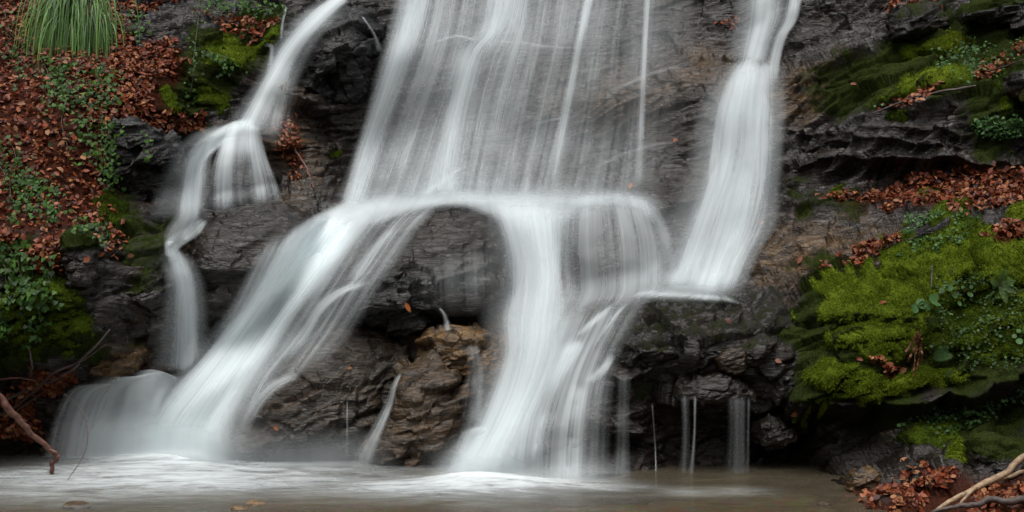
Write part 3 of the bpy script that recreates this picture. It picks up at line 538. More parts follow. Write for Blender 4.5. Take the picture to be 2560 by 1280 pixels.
fall('thin see-through fan of water over the low dark rock by the twigs',
 dict(lines=[[(300,958),(180,966),(132,1030),(100,1140)],[(310,955),(215,972),(175,1040),(150,1145)],[(320,955),(255,980),(225,1060),(210,1145)],[(330,955),(300,985),(275,1060),(262,1145)]], dens=[[.5,.6,.45,.4],[.6,.7,.4,.4],[.7,.6,.4,.45],[.7,.6,.5,.6]], mat='streak', ns=50, off=.07, sides=(.2,.2), ends=(.15,0)))
ledge = [[(890,470),(868,520),(845,590)],[(1000,468),(972,512),(935,570)],[(1080,466),(1062,498),(1020,540)],[(1150,464),(1150,492),(1150,520)],[(1230,464),(1238,505),(1250,560)],[(1310,464),(1320,520),(1330,610)],[(1400,462),(1400,505),(1390,575)],[(1500,460),(1500,494),(1500,545)],[(1600,460),(1615,496),(1650,560)],[(1665,466),(1690,515),(1710,580)]]
fall('low white overflow lying along the rock shelf below the central fall',
 dict(part='stream', lines=ledge, dens=[[.3,1.1,1.7],[.3,1.2,1.4],[.35,1.1,.4],[.3,.7,.1],[.4,1.2,1.0],[.4,1.6,1.8],[.4,.6,.6],[.4,.3,.25],[.3,.35,.3],[.1,.2,.1]], ns=130, nt=36, mat='foamy', off=.06, sides=(.1,.15), ends=(.5,.5), gain=.75))
ch2 = [[(1180,482),(1235,580),(1248,650),(1245,720),(1232,800),(1238,880),(1215,970),(1180,1060),(1135,1130),(1100,1195)],[(1245,482),(1283,600),(1292,680),(1290,740),(1280,800),(1282,880),(1258,970),(1222,1060),(1185,1130),(1160,1205)],[(1310,482),(1335,600),(1345,680),(1342,740),(1332,800),(1322,880),(1300,970),(1260,1060),(1225,1130),(1205,1210)],[(1375,482),(1384,600),(1390,680),(1388,740),(1380,800),(1370,880),(1342,960),(1302,1050),(1272,1130),(1255,1215)],[(1440,482),(1420,600),(1410,680),(1425,750),(1425,800),(1412,880),(1390,960),(1345,1050),(1305,1130),(1295,1215)]]
d2_ = [[.1,.2,.15,.12,.12,.15,.3,.5,.8,1.0],[.5,.8,.55,.45,.5,.6,1.1,1.4,1.6,1.8],[1.2,1.7,1.1,1.0,1.0,1.1,1.5,1.8,1.9,1.9],[1.0,1.4,1.0,.8,.7,.75,.9,.9,.7,.6],[.3,.35,.25,.25,.3,.3,.3,.2,.12,.12]]
fall('central spill dropping between the two round boulders then running on down to the pool',
 dict(part='stream', lines=ch2, dens=d2_, ns=70, nt=150, mat='foamy', off=.07, sides=(.35,.35), ends=(.12,0), gain=.62, wide=(.5,.22)),
 dict(part='veil', lines=ch2, dens=d2_, ns=80, nt=150, mat='streak', off=.11, sides=(.25,.25), ends=(.12,0), gain=.5),
 dict(part='splash', lines=[[(1225,1062),(1158,1072),(1132,1120),(1105,1195)],[(1235,1062),(1185,1078),(1165,1130),(1148,1200)],[(1250,1070),(1220,1095),(1208,1140),(1200,1205)]], dens=[[.2,.4,.7,1.2],[.6,.9,1.0,1.5],[1.2,1.2,1.2,1.6]], ns=40, off=.10, sides=(.5,.2), ends=(.3,0)))
fall('thin veil wrapping the rounded grey dome right of the central spill',
 dict(part='stream', **strip([(1500,486),(1570,496),(1630,530),(1662,590),(1676,690)],[30,40,44,40,44],[.1,.25,.4,.5,.35],mat='mist',off=.07,ends=(.3,.35))),
 dict(part='stream', **strip([(1600,490),(1520,494),(1440,510),(1405,560),(1392,640)],[30,36,40,44,50],[.1,.25,.3,.2,.1],mat='mist',off=.07,ends=(.3,.3))),
 dict(part='veil', lines=[[(1392,478),(1390,560),(1388,640),(1392,730),(1375,770),(1335,840)],[(1440,474),(1440,540),(1435,620),(1440,720),(1428,760),(1385,830)],[(1500,472),(1506,520),(1512,600),(1516,705),(1508,745),(1468,800)],[(1560,472),(1582,520),(1602,600),(1606,695),(1598,735),(1555,790)],[(1612,474),(1650,545),(1670,610),(1676,690),(1665,725),(1615,780)]], dens=[[.4,.5,.45,.42,.45,.4],[.5,.5,.38,.4,.5,.45],[.5,.48,.32,.4,.55,.5],[.5,.48,.34,.4,.5,.45],[.5,.55,.5,.45,.4,.3]], mat='silk', ns=80, off=.05, sides=(.2,.2), ends=(.25,.3), gain=1.0))
fall('right-hand waterfall tumbling down the cleft beside the black rock wall',
 dict(part='stream', lines=[[(1868,-70),(1855,30),(1845,90),(1838,160)],[(1905,-70),(1892,40),(1880,100),(1862,165)],[(1935,-70),(1930,30),(1915,90),(1893,165)],[(1960,-70),(1960,30),(1940,90),(1915,165)]], dens=[[.5,.4,.3,.3],[1.1,1.0,.8,.9],[.8,.9,.9,1.1],[.4,.3,.3,.3]], ns=44, nt=44, off=.06, sides=(.4,.4), ends=(0,.1), wide=(.5,.25)),
 dict(part='stream', lines=[[(1975,-70),(1955,40),(1930,100),(1915,160),(1910,230)],[(2000,-70),(1982,40),(1955,90),(1940,150),(1935,230)],[(2020,-70),(2000,40),(1972,90),(1955,150),(1950,230)]], dens=[[.6,.6,.6,.4,.3],[.8,.9,.8,.6,.4],[.3,.3,.3,.3,.2]], ns=30, nt=44, off=.05, sides=(.3,.3), ends=(0,.2)),
 dict(part='stream', lines=[[(1848,142),(1808,180),(1772,280),(1752,400),(1732,480),(1685,560),(1645,640),(1610,725)],[(1862,138),(1835,180),(1800,280),(1785,400),(1775,480),(1740,580),(1708,660),(1675,730)],[(1880,138),(1865,180),(1845,280),(1830,400),(1825,480),(1800,580),(1765,660),(1738,735)],[(1900,142),(1895,180),(1885,280),(1880,400),(1870,480),(1850,580),(1812,660),(1782,740)],[(1918,145),(1918,190),(1917,280),(1916,400),(1912,480),(1890,570),(1852,650),(1818,740)],[(1935,130),(1950,180),(1950,280),(1942,400),(1935,480),(1925,560),(1882,640),(1842,740)]],
  dens=[[.4,.4,.35,.35,.25,.2,.2,.3],[.9,1.0,.8,.7,.6,.4,.4,.5],[1.6,1.3,.55,.5,.55,.6,.7,.8],[1.6,1.3,.9,.8,.9,1.1,1.2,1.2],[.8,.8,.9,.9,.9,.9,1.0,.9],[.4,.35,.5,.5,.5,.4,.3,.3]], ns=90, nt=120, mat='froth', off=.07, sides=(.22,.22), ends=(.05,.08), gain=.66, wide=(.4,.28)),
 dict(part='veil', lines=[[(1830,150),(1790,250),(1765,400),(1730,500),(1640,720)],[(1880,140),(1860,250),(1845,400),(1800,550),(1740,735)],[(1930,150),(1930,250),(1925,400),(1900,540),(1830,735)]], dens=[[.2,.3,.3,.3,.3],[.5,.4,.4,.5,.5],[.3,.3,.3,.3,.3]], ns=50, nt=80, off=.12, sides=(.2,.2), ends=(.1,.05)))
fall('thin bright sheet of water resting on the flat-topped boulder under the right fall',
 dict(lines=[[(1650,718),(1580,730),(1530,752)],[(1690,722),(1645,735),(1600,748)],[(1745,727),(1725,738),(1705,750)],[(1795,732),(1798,748),(1800,758)],[(1835,735),(1865,755),(1895,768)]], dens=[[.3,.6,.2],[.6,1.1,.3],[.9,1.5,.4],[.6,1.0,.2],[.2,.3,.1]], ns=60, nt=24, off=.04, sides=(.08,.2), ends=(.5,.5), mat='froth', gain=.6))
slab = [[(1370,765),(1335,850),(1300,950),(1265,1060),(1240,1205)],[(1425,762),(1395,850),(1355,950),(1312,1060),(1290,1208)],[(1485,755),(1442,840),(1400,940),(1362,1060),(1350,1212)],[(1545,745),(1502,820),(1452,930),(1422,1060),(1412,1218)],[(1595,742),(1552,820),(1512,900),(1482,1010),(1472,1220)],[(1645,748),(1602,810),(1565,890),(1548,1000),(1540,1225)]]
fall('thin streaky slide of water over the dark slab left of the flat-topped boulder',
 dict(part='veil', lines=slab, dens=[[.5,.5,.6,.6,.5],[.5,.55,.6,.5,.45],[.35,.7,.6,.4,.45],[.3,.35,.5,.4,.35],[.35,.25,.45,.22,.2],[.2,.15,.15,.1,.1]], ns=110, nt=100, mat='streak', off=.06, sides=(.2,.35), ends=(.12,.05), gain=1.05),
 *[dict(part='stream', **strip(p, w, d, mat='streak', off=.075, ends=(.25,.3))) for p, w, d in [([(1460,845),(1425,880),(1395,930),(1360,1000)],[40,60,60,50],[1.2,1.4,.8,.3]),([(1535,760),(1490,800),(1430,850)],[14,22,24],[.8,1.0,.4]),([(1535,880),(1500,930),(1455,960)],[26,34,30],[1.2,.8,.3]),([(1455,960),(1440,1010),(1432,1060)],[60,60,50],[.7,.5,.2]),([(1590,740),(1545,780),(1500,840),(1460,890)],[12,16,16,14],[.7,.6,.5,.2]),([(1380,1010),(1350,1080),(1335,1190)],[60,60,70],[.5,.4,.3]),([(1440,1090),(1425,1140),(1420,1215)],[60,60,70],[.55,.45,.5])]])
sh = [[(925,535),(858,612),(778,732),(690,862),(612,980),(572,1090)],[(980,515),(912,590),(832,720),(742,850),(655,960),(602,1090)],[(1030,508),(968,575),(900,680),(840,745),(755,880),(650,1030)],[(1085,505),(1025,560),(965,640),(915,715),(840,830),(740,960)],[(1125,503),(1070,560),(1010,650),(965,720),(910,820),(820,940)]]
fall('gauzy water slipping down the left shoulder of the big rounded boulder',
 dict(part='veil', lines=sh, dens=[[.3,.25,.3,.4,.45,.35],[.5,.4,.4,.4,.4,.3],[.6,.45,.42,.42,.35,.2],[.6,.45,.4,.35,.25,.1],[.25,.2,.2,.15,.1,.05]], ns=80, nt=110, mat='streak', off=.045, sides=(.15,.25), ends=(.1,.2), gain=.55, extra=.02),
 *[dict(part='stream', **strip(p, w, d, mat='streak', off=.06, ends=(.2,.3))) for p, w, d in [([(930,705),(860,725),(800,770),(755,840),(700,900)],[16,34,50,60,70],[.4,.4,.35,.3,.2]),([(850,740),(800,800),(730,870),(690,920)],[26,40,46,40],[.35,.35,.3,.15]),([(760,930),(690,960),(640,1010),(600,1080)],[24,40,50,56],[.35,.4,.3,.2]),([(1000,560),(940,620),(890,690),(860,730)],[26,36,44,40],[.5,.5,.4,.1])]])
fall('faint drizzle of water down the shaded front of the big rounded boulder', dict(lines=[[(1010,640),(1010,700),(1010,780)],[(1100,620),(1105,700),(1110,800)],[(1180,600),(1185,700),(1190,800)],[(1240,560),(1245,680),(1245,800)]], dens=[[.05,.12,.1],[.05,.16,.14],[.1,.22,.2],[.3,.3,.25]], ns=60, mat='streak', off=.1, sides=(.5,.3), ends=(.5,.5), gain=.9))
T = [('wide thin trickle falling from the grey ledge slab, nearest the lip corner', [(1712,985),(1714,1100),(1706,1240)], [26,26,44], .34),('fine bright trickle hanging from the middle of the grey ledge slab', [(1738,988),(1735,1100),(1722,1240)], [9,10,26], .8),
 ('broad thin curtain of drips below the right end of the grey ledge slab', [(1842,990),(1842,1100),(1838,1240)], [56,58,84], .34),('thread of water at the outer corner of the grey ledge slab', [(1872,992),(1870,1110),(1868,1235)], [10,10,16], .4),
 ('hair-thin drip below the dark mossy corner of the flat-topped boulder', [(1630,1005),(1638,1120),(1641,1235)], [5,5,6], .9),('slim fall sliding between the broad grey boulder and the rusty rock', [(1003,930),(985,965),(972,1010),(945,1070),(915,1130),(900,1165)], [10,20,28,40,60,70], .5),
 ('single thread of water down the shaded face of the broad grey boulder', [(868,1000),(868,1060),(867,1150)], [5,7,9], .5),('short white trickle just above the yellow ochre rock', [(1098,770),(1112,790),(1120,830)], [8,14,24], .8),
 ('small trickle at the mossy brink near the topmost left stream', [(716,15),(706,60),(702,105)], [8,10,10], .6),('thin trickles running over the yellow ochre rock beside the second chute', [(1180,860),(1190,930),(1180,1060)], [40,60,80], .28),
 ('faint curtain of drops on the dark slab next to the thin streaky slide', [(1560,930),(1556,1060),(1552,1225)], [44,40,60], .26),('thread of spray down the right flank of the black block', [(905,40),(935,85),(950,130)], [8,10,24], .5)]
for lab, p, w, d in T:
    fall(lab, dict(strip(p, w, [d, d*.9, d*.8], mat='streak', off=.05, ends=(.06,.1))), cat='trickle')

def puff(u0, u1, v0, v1, d):
    us = np.linspace(u0, u1, 6); return dict(lines=[[(u, v0), (u+(u-(u0+u1)/2)*.06, (v0+v1)/2), (u+(u-(u0+u1)/2)*.15, v1)] for u in us], dens=[[0, 0, 0]]+[[d*.25, d*.8, d]]*4+[[0, 0, 0]], mat='mist', ns=40, nt=30, off=.16, sides=(.45, .45), ends=(.7, .3))
for lab, a in [('soft white spray hanging where the broad chute meets the pool', (100,720,980,1205,.85)), ('soft white spray hanging where the second chute meets the pool', (1020,1420,1070,1252,.75)), ('faint spray at the foot of the drips under the grey ledge slab', (1640,1920,1180,1256,.55)), ('faint mist low against the broad grey boulder', (540,1020,1050,1200,.55)), ('mist drifting under the thin streaky slide', (1300,1600,1120,1232,.4)), ('mist where the right fall lands on the flat-topped boulder', (1570,1860,640,760,.5)), ('mist at the foot of the central veil along the shelf', (900,1680,440,520,.4))]:
    fall(lab, puff(*a), cat='spray')
# foam where the falls strike the pool
n = N('foam'); p = n.pos((0, 0, .15), (.8, 2.3, 1))
a1 = n.noise(p, 2.0, 7, .64, 1.6); a2 = n.noise(p, 9, 5, .6, .6)
s = n.ramp(n.math('ADD', n.math('MULTIPLY', a1, .7), n.math('MULTIPLY', a2, .3)), [(.33, .1), (.5, .5), (.68, 1)])
e = n.math('MULTIPLY', n.math('MULTIPLY', n.attr('amount').outputs['Fac'], s), -1.25)
a = n.math('SUBTRACT', 1.0, n.math('EXPONENT', e))
bs = n.n('BsdfDiffuse', {'Color': (.66, .71, .72, 1), 'Normal': n.n('Bump', {'Height': a1, 'Strength': .4, 'Distance': .1}).outputs[0]})
M['foam'] = n.done(n.n('MixShader', {0: a, 1: n.n('BsdfTransparent').outputs[0], 2: bs.outputs[0]}).outputs[0])
fx, fy = np.meshgrid(np.linspace(-5, 4, 300), np.linspace(-2.6, .9, 130))
fd = np.zeros_like(fx); fh = np.zeros_like(fx)
for u, v, sx, sy, a_, h_ in [(380,1150,.55,.30,1.7,.05),(500,1150,.40,.30,1.6,.045),(420,1180,.85,.36,.8,.02),(250,1215,.8,.28,.3,0),(560,1215,.7,.28,.45,.01),(800,1168,.8,.22,.25,.01),(1190,1205,.30,.20,1.6,.05),(1150,1225,.6,.24,.9,.02),(1330,1215,.45,.18,.6,.02),(1010,1222,.6,.2,.35,0),(1710,1238,.16,.14,.22,.0),(1842,1236,.2,.14,.22,.0),(1480,1225,.3,.12,.4,0),(60,1195,.6,.25,.4,0),(420,1210,1.2,.6,.38,0),(150,1240,.9,.5,.2,0),(900,1190,1.1,.3,.16,0),(1150,1240,1.0,.4,.25,0)]:
    D_ = 1.66*F/(v-640); x_ = (u-1280)/F*D_; g = np.exp(-((fx-x_)/sx)**2-((fy-(D_-10))/sy)**2); fd += a_*g; fh += h_*g
edge = sm(fx, -5, -4.3)*(1-sm(fx, 3.2, 4))*sm(fy, -2.6, -2.1)
foam = mesh('foam', np.stack([fx, fy, .022+fh+.02*fh/.1*fbm(fx*6, fy*6, s=77)], -1).reshape(-1, 3), gridf(*fx.shape), M['foam'], attrs={'amount': (fd*edge).ravel()}, parent=water)
foam['label'] = 'white foam spreading from the feet of the falls'
# ------------------------------------------------------------------ moss, leaf litter, ivy, ferns, grass, branches
def plant_material(name, attr='hue', rough=.5, trans=.35, spec=.4, bump=0.0):
    n = N(name); c = n.attr(attr).outputs['Color']; p = n.pos()
    c2 = n.mix(n.ramp(n.noise(p, 90, 3, .6), [(.3, 0), (.7, 1)]), c, n.mix(1.0, c, (.55, .5, .5), 'MULTIPLY'))
    b = n.n('BsdfPrincipled', {'Base Color': c2, 'Roughness': rough, 'Specular IOR Level': spec})
    t = n.n('BsdfTranslucent', {'Color': c2})
    return n.done(n.n('MixShader', {0: trans, 1: b.outputs[0], 2: t.outputs[0]}).outputs[0])
M['moss'] = plant_material('moss', rough=.95, trans=.25, spec=.1)
M['leaf'] = plant_material('wet_dead_leaf', rough=.45, trans=.15, spec=.18)
M['green'] = plant_material('green_leaf', rough=.5, trans=.3, spec=.2)
M['grass'] = plant_material('grass_blade', rough=.45, trans=.35, spec=.35)
def bark(name, a, b, sc=30):
    n = N(name); p = n.pos(); c = n.ramp(n.noise(p, sc, 6, .7), [(.35, a), (.65, b)])
    return n.done(n.n('BsdfPrincipled', {'Base Color': c, 'Roughness': .5, 'Normal': n.n('Bump', {'Height': n.noise(p, sc*2, 6, .7), 'Strength': .7, 'Distance': .01}).outputs[0]}).outputs[0])
M['bark_red'] = bark('reddish_bark', (.055, .022, .014), (.17, .07, .045)); M['bark_dark'] = bark('dark_bark', (.018, .012, .010), (.07, .045, .035)); M['bark_pale'] = bark('pale_bark', (.10, .06, .03), (.34, .23, .13), 22)
M['stem'] = bark('green_stem', (.02, .025, .01), (.06, .06, .025)); M['straw'] = bark('dry_fern_stem', (.06, .025, .01), (.17, .08, .03))

def cloud(u0, u1, v0, v1, keep, n, soft=0):
    """n random points of the cliff surface inside a photo window where keep(u, v) holds, spread evenly over the surface"""
    i = np.nonzero((Cu > u0) & (Cu < u1) & (Cv > v0) & (Cv < v1)); u, v = Cu[i], Cv[i]
    k = keep(u, v); i = (i[0][k > 0], i[1][k > 0]); k = k[k > 0]
    w = k/np.maximum(-CN[i][:, 1], .18); w /= w.sum()
    j = RNG.choice(len(w), n, p=w); a, b = i[0][j], i[1][j]
    return CV[a, b]+RNG.normal(0, .004, (n, 3)), CN[a, b]
def frames(nn, spin=None, tilt=.3):
    """orthonormal frames (x across, y along, z out) round noisy normals"""
    m = len(nn); z = nn+RNG.normal(0, tilt, (m, 3)); z /= np.linalg.norm(z, axis=1, keepdims=True)
    r = RNG.normal(0, 1, (m, 3)) if spin is None else spin+RNG.normal(0, .35, (m, 3))
    y = r-(r*z).sum(1, keepdims=True)*z; y /= np.maximum(np.linalg.norm(y, axis=1, keepdims=True), 1e-6)
    return np.cross(y, z), y, z
BEECH = np.array([(0,0,0),(0,.36,.0),(0,.70,.02),(0,1.0,-.06),(-.27,.28,.10),(-.25,.66,.10),(.27,.28,.10),(.25,.66,.10)])
BEECHF = ([(0,1,4),(2,3,5),(1,0,6),(3,2,7)], [(1,2,5,4),(2,1,6,7)])
IVY = np.array([(0,0,0),(0,.5,.03),(0,1.0,-.05),(-.34,-.10,.0),(-.48,.25,.05),(-.26,.62,.04),(.34,-.10,0),(.48,.25,.05),(.26,.62,.04)])
IVYF = ([(0,4,3),(0,1,4),(1,5,4),(1,2,5),(0,6,7),(0,7,1),(1,7,8),(1,8,2)], [])
ROUND = np.array([(0,0,0)]+[(math.cos(a)*.5, math.sin(a)*.5+.0, .10) for a in np.linspace(0, 2*np.pi, 10, endpoint=False)])
ROUNDF = ([(0, 1+i, 1+(i+1) % 10) for i in range(10)], [])
def leaves(pos, fr, size, shape, cols, curl=.5, mat='leaf', name='leaf_litter', parent=None, lift=0.0, hang=0.0):
    tm, (f3, f4) = shape; m = len(pos); k = len(tm); x, y, z = fr
    s = np.asarray(size)[:, None, None]; c = RNG.uniform(-.6, 1.6, (m, 1))*curl*2
    lx = tm[None, :, 0]*RNG.uniform(.8, 1.15, (m, 1)); ly = tm[None, :, 1]; lz = tm[None, :, 2]*c+RNG.uniform(-.35, .35, (m, 1))*curl*(ly-.4)**2*2
    V = pos[:, None]+s*(lx[..., None]*x[:, None]+(ly-.4)[..., None]*y[:, None]+lz[..., None]*z[:, None])+lift*z[:, None]
    of = (np.arange(m)*k)[:, None, None]; fl = []
    if f3: fl.append((np.array(f3)[None]+of).reshape(-1, 3))
    if f4: fl.append((np.array(f4)[None]+of).reshape(-1, 4))
    return mesh(name, V.reshape(-1, 3), fl, M[mat], attrs={'hue': np.repeat(cols, k, 0)}, parent=parent)
def pick(pal, m, j=.25):
    pal = np.array(pal); c = pal[RNG.integers(0, len(pal), m)]; return np.clip(c*RNG.uniform(1-j, 1+j, (m, 1)), 0, 1)
RUST = [(.18,.043,.017),(.12,.026,.010),(.25,.072,.028),(.31,.125,.056),(.05,.011,.005),(.15,.036,.013),(.085,.019,.008),(.20,.048,.015),(.30,.14,.062)]
IVYG = [(.028,.082,.010),(.042,.115,.014),(.018,.052,.008),(.07,.16,.022)]
def noise_px(u, v, sc, s): return fbm(u/sc, v/sc, s=s, o=3)
BEECH, IVY, ROUND = (BEECH, BEECHF), (IVY, IVYF), (ROUND, ROUNDF)
# ---- moss cushions: grown out of the rock
MOSSC = np.array([(.026,.045,.004),(.078,.122,.008),(.130,.188,.011),(.18,.235,.02)])
def moss(label, poly, thick=.05, soft=26, blades=6000, edge=34, tone=0.0, s=0, bl=.013):
    q = np.asarray(poly, float); B = (Cu > q[:, 0].min()-60) & (Cu < q[:, 0].max()+60) & (Cv > q[:, 1].min()-60) & (Cv < q[:, 1].max()+60)
    r, c = np.nonzero(B.any(1))[0], np.nonzero(B.any(0))[0]; sl = (slice(r[0], r[-1]+1), slice(c[0], c[-1]+1))
    u, v = Cu[sl], Cv[sl]; x, y, z = (CV[sl][..., k] for k in range(3))
    sd = sdpoly(u, v, poly)+edge*noise_px(u, v, 70, 100+s)+edge*.6*noise_px(u, v, 22, 120+s)
    up = sm(CN[sl][..., 2]+.25*noise_px(u, v, 30, 130+s), -.60, -.20)
    w = sm(sd, -2, soft)*(.25+.75*up)
    base = blur(blur(CV[sl], 3, 0, 2), 3, 1, 2); nb = blur(blur(CN[sl], 5, 0), 5, 1); nb /= np.linalg.norm(nb, axis=-1, keepdims=True)
    h = -.045+(.045+thick)*w+.018*w*fbm(x*9, y*9, z*9, s=140+s, o=4)+.010*w*fbm(x*34, y*34, z*34, s=150+s, o=3)
    V = base*(w[..., None])+CV[sl]*(1-w[..., None])+nb*h[..., None]
    keep = w > .03; f = gridf(*u.shape)[:, ::-1]; kf = keep.ravel()[f].any(1); f = f[kf]
    us = np.unique(f); mp = np.full(u.size, -1); mp[us] = np.arange(len(us)); Vf = V.reshape(-1, 3)[us]; f = mp[f]
    g = np.clip(.5+.5*fbm(x*2.5, y*2.5, z*2.5, s=160+s, o=3)+.35*fbm(x*14, y*14, z*14, s=165+s, o=4)+tone, 0, .999)*3
    gi = np.minimum(g.astype(int), 2); hue = MOSSC[gi]*(1-(g-gi))[..., None]+MOSSC[gi+1]*(g-gi)[..., None]
    hu = hue.reshape(-1, 3)[us]*.9
    NV = nrm(V).reshape(-1, 3)[us]; ww = (w.ravel()[us] > .3)*1.0/np.maximum(-NV[:, 1], .2)
    if ww.sum() == 0: ww += 1
    j = RNG.choice(len(us), blades, p=ww/ww.sum()); p0 = Vf[j]+RNG.normal(0, .005, (blades, 3))*[1, .3, 1]; fx_, fy_, fz_ = frames(NV[j], tilt=.55)
    L = bl*RNG.uniform(.6, 1.5, (blades, 1)); bw = .0026*RNG.uniform(.7, 1.5, (blades, 1))
    T = np.stack([p0-fx_*bw, p0+fx_*bw, p0+fz_*L], 1).reshape(-1, 3)
    hb = np.clip(np.repeat(hu[j]*RNG.uniform(.7, 1.75, (blades, 1)), 3, 0), 0, 1)
    ob = mesh('moss', np.concatenate([Vf, T]), [f, (np.arange(blades*3)+len(Vf)).reshape(-1, 3)], M['moss'], attrs={'hue': np.concatenate([hu, hb])})
    return tag(ob, label, 'moss', kind='stuff')
moss('thick bright green moss covering the upper face of the big mound on the right bank', [(2015,790),(2060,690),(2160,650),(2260,600),(2300,530),(2420,530),(2600,600),(2600,720),(2440,690),(2330,810),(2180,840),(2060,830)], .045, blades=60000, edge=60, s=1, tone=.05)
moss('rounded bright moss cushion bulging over the dark hollow on the right bank', [(2010,935),(2055,888),(2150,890),(2235,940),(2330,900),(2440,930),(2400,972),(2300,992),(2180,1005),(2080,1002),(2010,965)], .08, blades=26000, s=2, tone=.2, edge=20)
moss('dull green moss and tiny plants under the bright mound on the right bank', [(2060,820),(2200,800),(2340,790),(2450,690),(2620,720),(2620,930),(2440,925),(2320,890),(2200,895),(2060,885),(2040,815)], .045, blades=36000, s=3, tone=-.06, edge=48)
moss('small moss tongue below the bright cushion over the dark hollow', [(1965,1050),(2010,1015),(2065,995),(2075,1020),(2030,1062)], .045, blades=5000, s=4, tone=.1, edge=10, soft=14)
moss('bright moss clump near the grey rock at the top of the right bank', [(2235,105),(2330,88),(2420,58),(2460,110),(2380,150),(2250,165)], .06, blades=12000, s=5, tone=.05, edge=20)
moss('long band of moss along the sloping ledge above the black rock wall', [(2120,262),(2240,205),(2330,170),(2450,160),(2430,200),(2290,245),(2170,285)], .05, blades=14000, s=6, tone=-.02, edge=22)
moss('thin moss strip along the ledge left of the leaf-covered shelf', [(2030,490),(2110,462),(2200,448),(2190,470),(2090,500)], .04, blades=5000, s=7, tone=-.12, edge=12, soft=14)
moss('short mossy crest rising out of the leaf-covered shelf on the right bank', [(2275,500),(2320,475),(2385,462),(2380,482),(2310,506)], .05, blades=5000, s=8, tone=.2, edge=8, soft=14)
moss('green moss hump at the frame edge above the leafy mound', [(2480,540),(2540,505),(2640,490),(2640,560),(2540,560)], .06, blades=7000, s=9, tone=.15, edge=12)
moss('mossy patch in the middle of the black rock wall', [(2180,300),(2260,275),(2310,290),(2250,312)], .03, blades=4000, s=10, tone=-.15, edge=16, soft=16)
moss('dim moss hanging on the shaded rock low on the right bank', [(2210,1090),(2290,1040),(2400,1060),(2400,1110),(2290,1120)], .03, blades=8000, s=11, tone=-.2)
moss('yellow green moss clump left of the grey stone by the fallen branch', [(2335,1165),(2370,1118),(2440,1102),(2450,1140),(2400,1170)], .05, blades=7000, s=12, tone=.25, edge=10, soft=16)
moss('moss on the ledge beside the topmost left stream', [(500,100),(560,85),(640,100),(690,45),(712,70),(690,120),(640,150),(590,190),(510,175)], .05, blades=14000, s=13, tone=-.12, edge=20)
moss('small upright moss cushion among the red leaves on the left bank', [(388,222),(415,208),(440,240),(455,280),(425,290),(400,262)], .06, blades=5000, s=14, tone=-.02, edge=8, soft=16)
moss('dark moss under the ledge above the arching fall', [(480,190),(560,200),(600,230),(580,270),(510,290),(470,250)], .03, blades=7000, s=15, tone=-.3)
moss('mossy foot of the leaf slope beside the black overhanging rock', [(200,480),(260,470),(330,520),(380,560),(420,580),(380,600),(300,580),(230,560)], .04, blades=10000, s=16, tone=-.25)
moss('dark mossy face of the lower left bank under the ivy', [(60,640),(150,660),(220,720),(250,800),(220,880),(120,900),(0,890),(-60,800),(0,700)], .03, blades=20000, s=17, tone=-.33)
moss('faint green moss low on the wall behind the central fall', [(808,372),(850,360),(872,380),(850,405),(815,402)], .02, blades=2500, s=18, tone=-.1, edge=8, soft=14)
moss('mossy upper right corner of the bank under the dark rock', [(2440,150),(2560,90),(2640,100),(2640,260),(2520,290),(2440,220)], .035, blades=16000, s=19, tone=-.25, edge=40)

# ---- carpets of wet beech leaves
def litter(label, polys, n, keep=.35, out=.05, s=0, size=(.030,.072), edge=26):
    n = int(n*2.3) if n > 200 else n; q = np.concatenate([np.asarray(p, float) for p in polys])
    def k(u, v):
        d = np.max([sdpoly(u, v, p) for p in polys], 0)+edge*noise_px(u, v, 60, 200+s)+edge*.6*noise_px(u, v, 20, 210+s)
        return sm(d, -6, 14)
    p, nn = cloud(q[:, 0].min()-30, q[:, 0].max()+30, q[:, 1].min()-30, q[:, 1].max()+30, k, n)
    nn = nn*.6+np.array([0, -.35, .55]); nn /= np.linalg.norm(nn, axis=1, keepdims=True)
    p = p+nn*RNG.uniform(0.004, out, (n, 1))
    ob = leaves(p, frames(nn, tilt=.5), RNG.uniform(*size, n), BEECH, pick(RUST, n), .6)
    return tag(ob, label, 'leaf litter', kind='stuff')
litter('carpet of wet red-brown fallen leaves on the left slope', [[(-420,-320),(300,-320),(290,60),(250,180),(200,330),(260,440),(320,560),(420,660),(200,640),(140,600),(60,580),(-420,560)]], 5200, s=1)
litter('wet red-brown leaves spilling down the gully right of the grass tussock', [[(280,40),(330,90),(440,110),(480,180),(400,200),(385,270),(500,300),(500,330),(400,340),(340,320),(280,290),(290,200)],[(200,160),(300,160),(300,480),(230,420)]], 1500, s=2)
litter('red-brown leaves lying on the mossy ledge at the top of the left bank', [[(490,30),(600,45),(700,50),(630,115),(560,75)],[(230,-120),(560,-120),(450,10),(400,30),(340,70),(290,120),(250,60)]], 1500, s=3)
litter('leaves caught in the folds of the lower left bank', [[(0,560),(120,600),(190,640),(160,690),(60,650),(0,620)],[(400,590),(470,630),(500,660),(440,640)],[(80,930),(200,920),(240,880),(200,960),(60,1010),(0,1010)],[(0,1000),(90,980),(100,1090),(0,1090)]], 800, s=4)
litter('leaf-covered shelf crossing the right bank', [[(2050,500),(2200,470),(2320,435),(2460,425),(2900,420),(2900,560),(2540,520),(2400,540),(2350,510),(2250,530),(2150,505)]], 1900, s=5)
litter('leaves lying along the slab edge above the bright moss mound', [[(2050,660),(2150,620),(2250,585),(2270,610),(2180,650),(2060,690)],[(2450,570),(2560,560),(2560,620),(2480,610)]], 420, s=6, edge=14)
litter('wet red leaves piled on the gravel corner by the water', [[(2110,1270),(2140,1225),(2260,1185),(2390,1165),(2410,1220),(2300,1260),(2280,1300),(2120,1300)],[(2440,1220),(2600,1200),(2640,1320),(2420,1320)]], 900, s=7, size=(.045,.07))
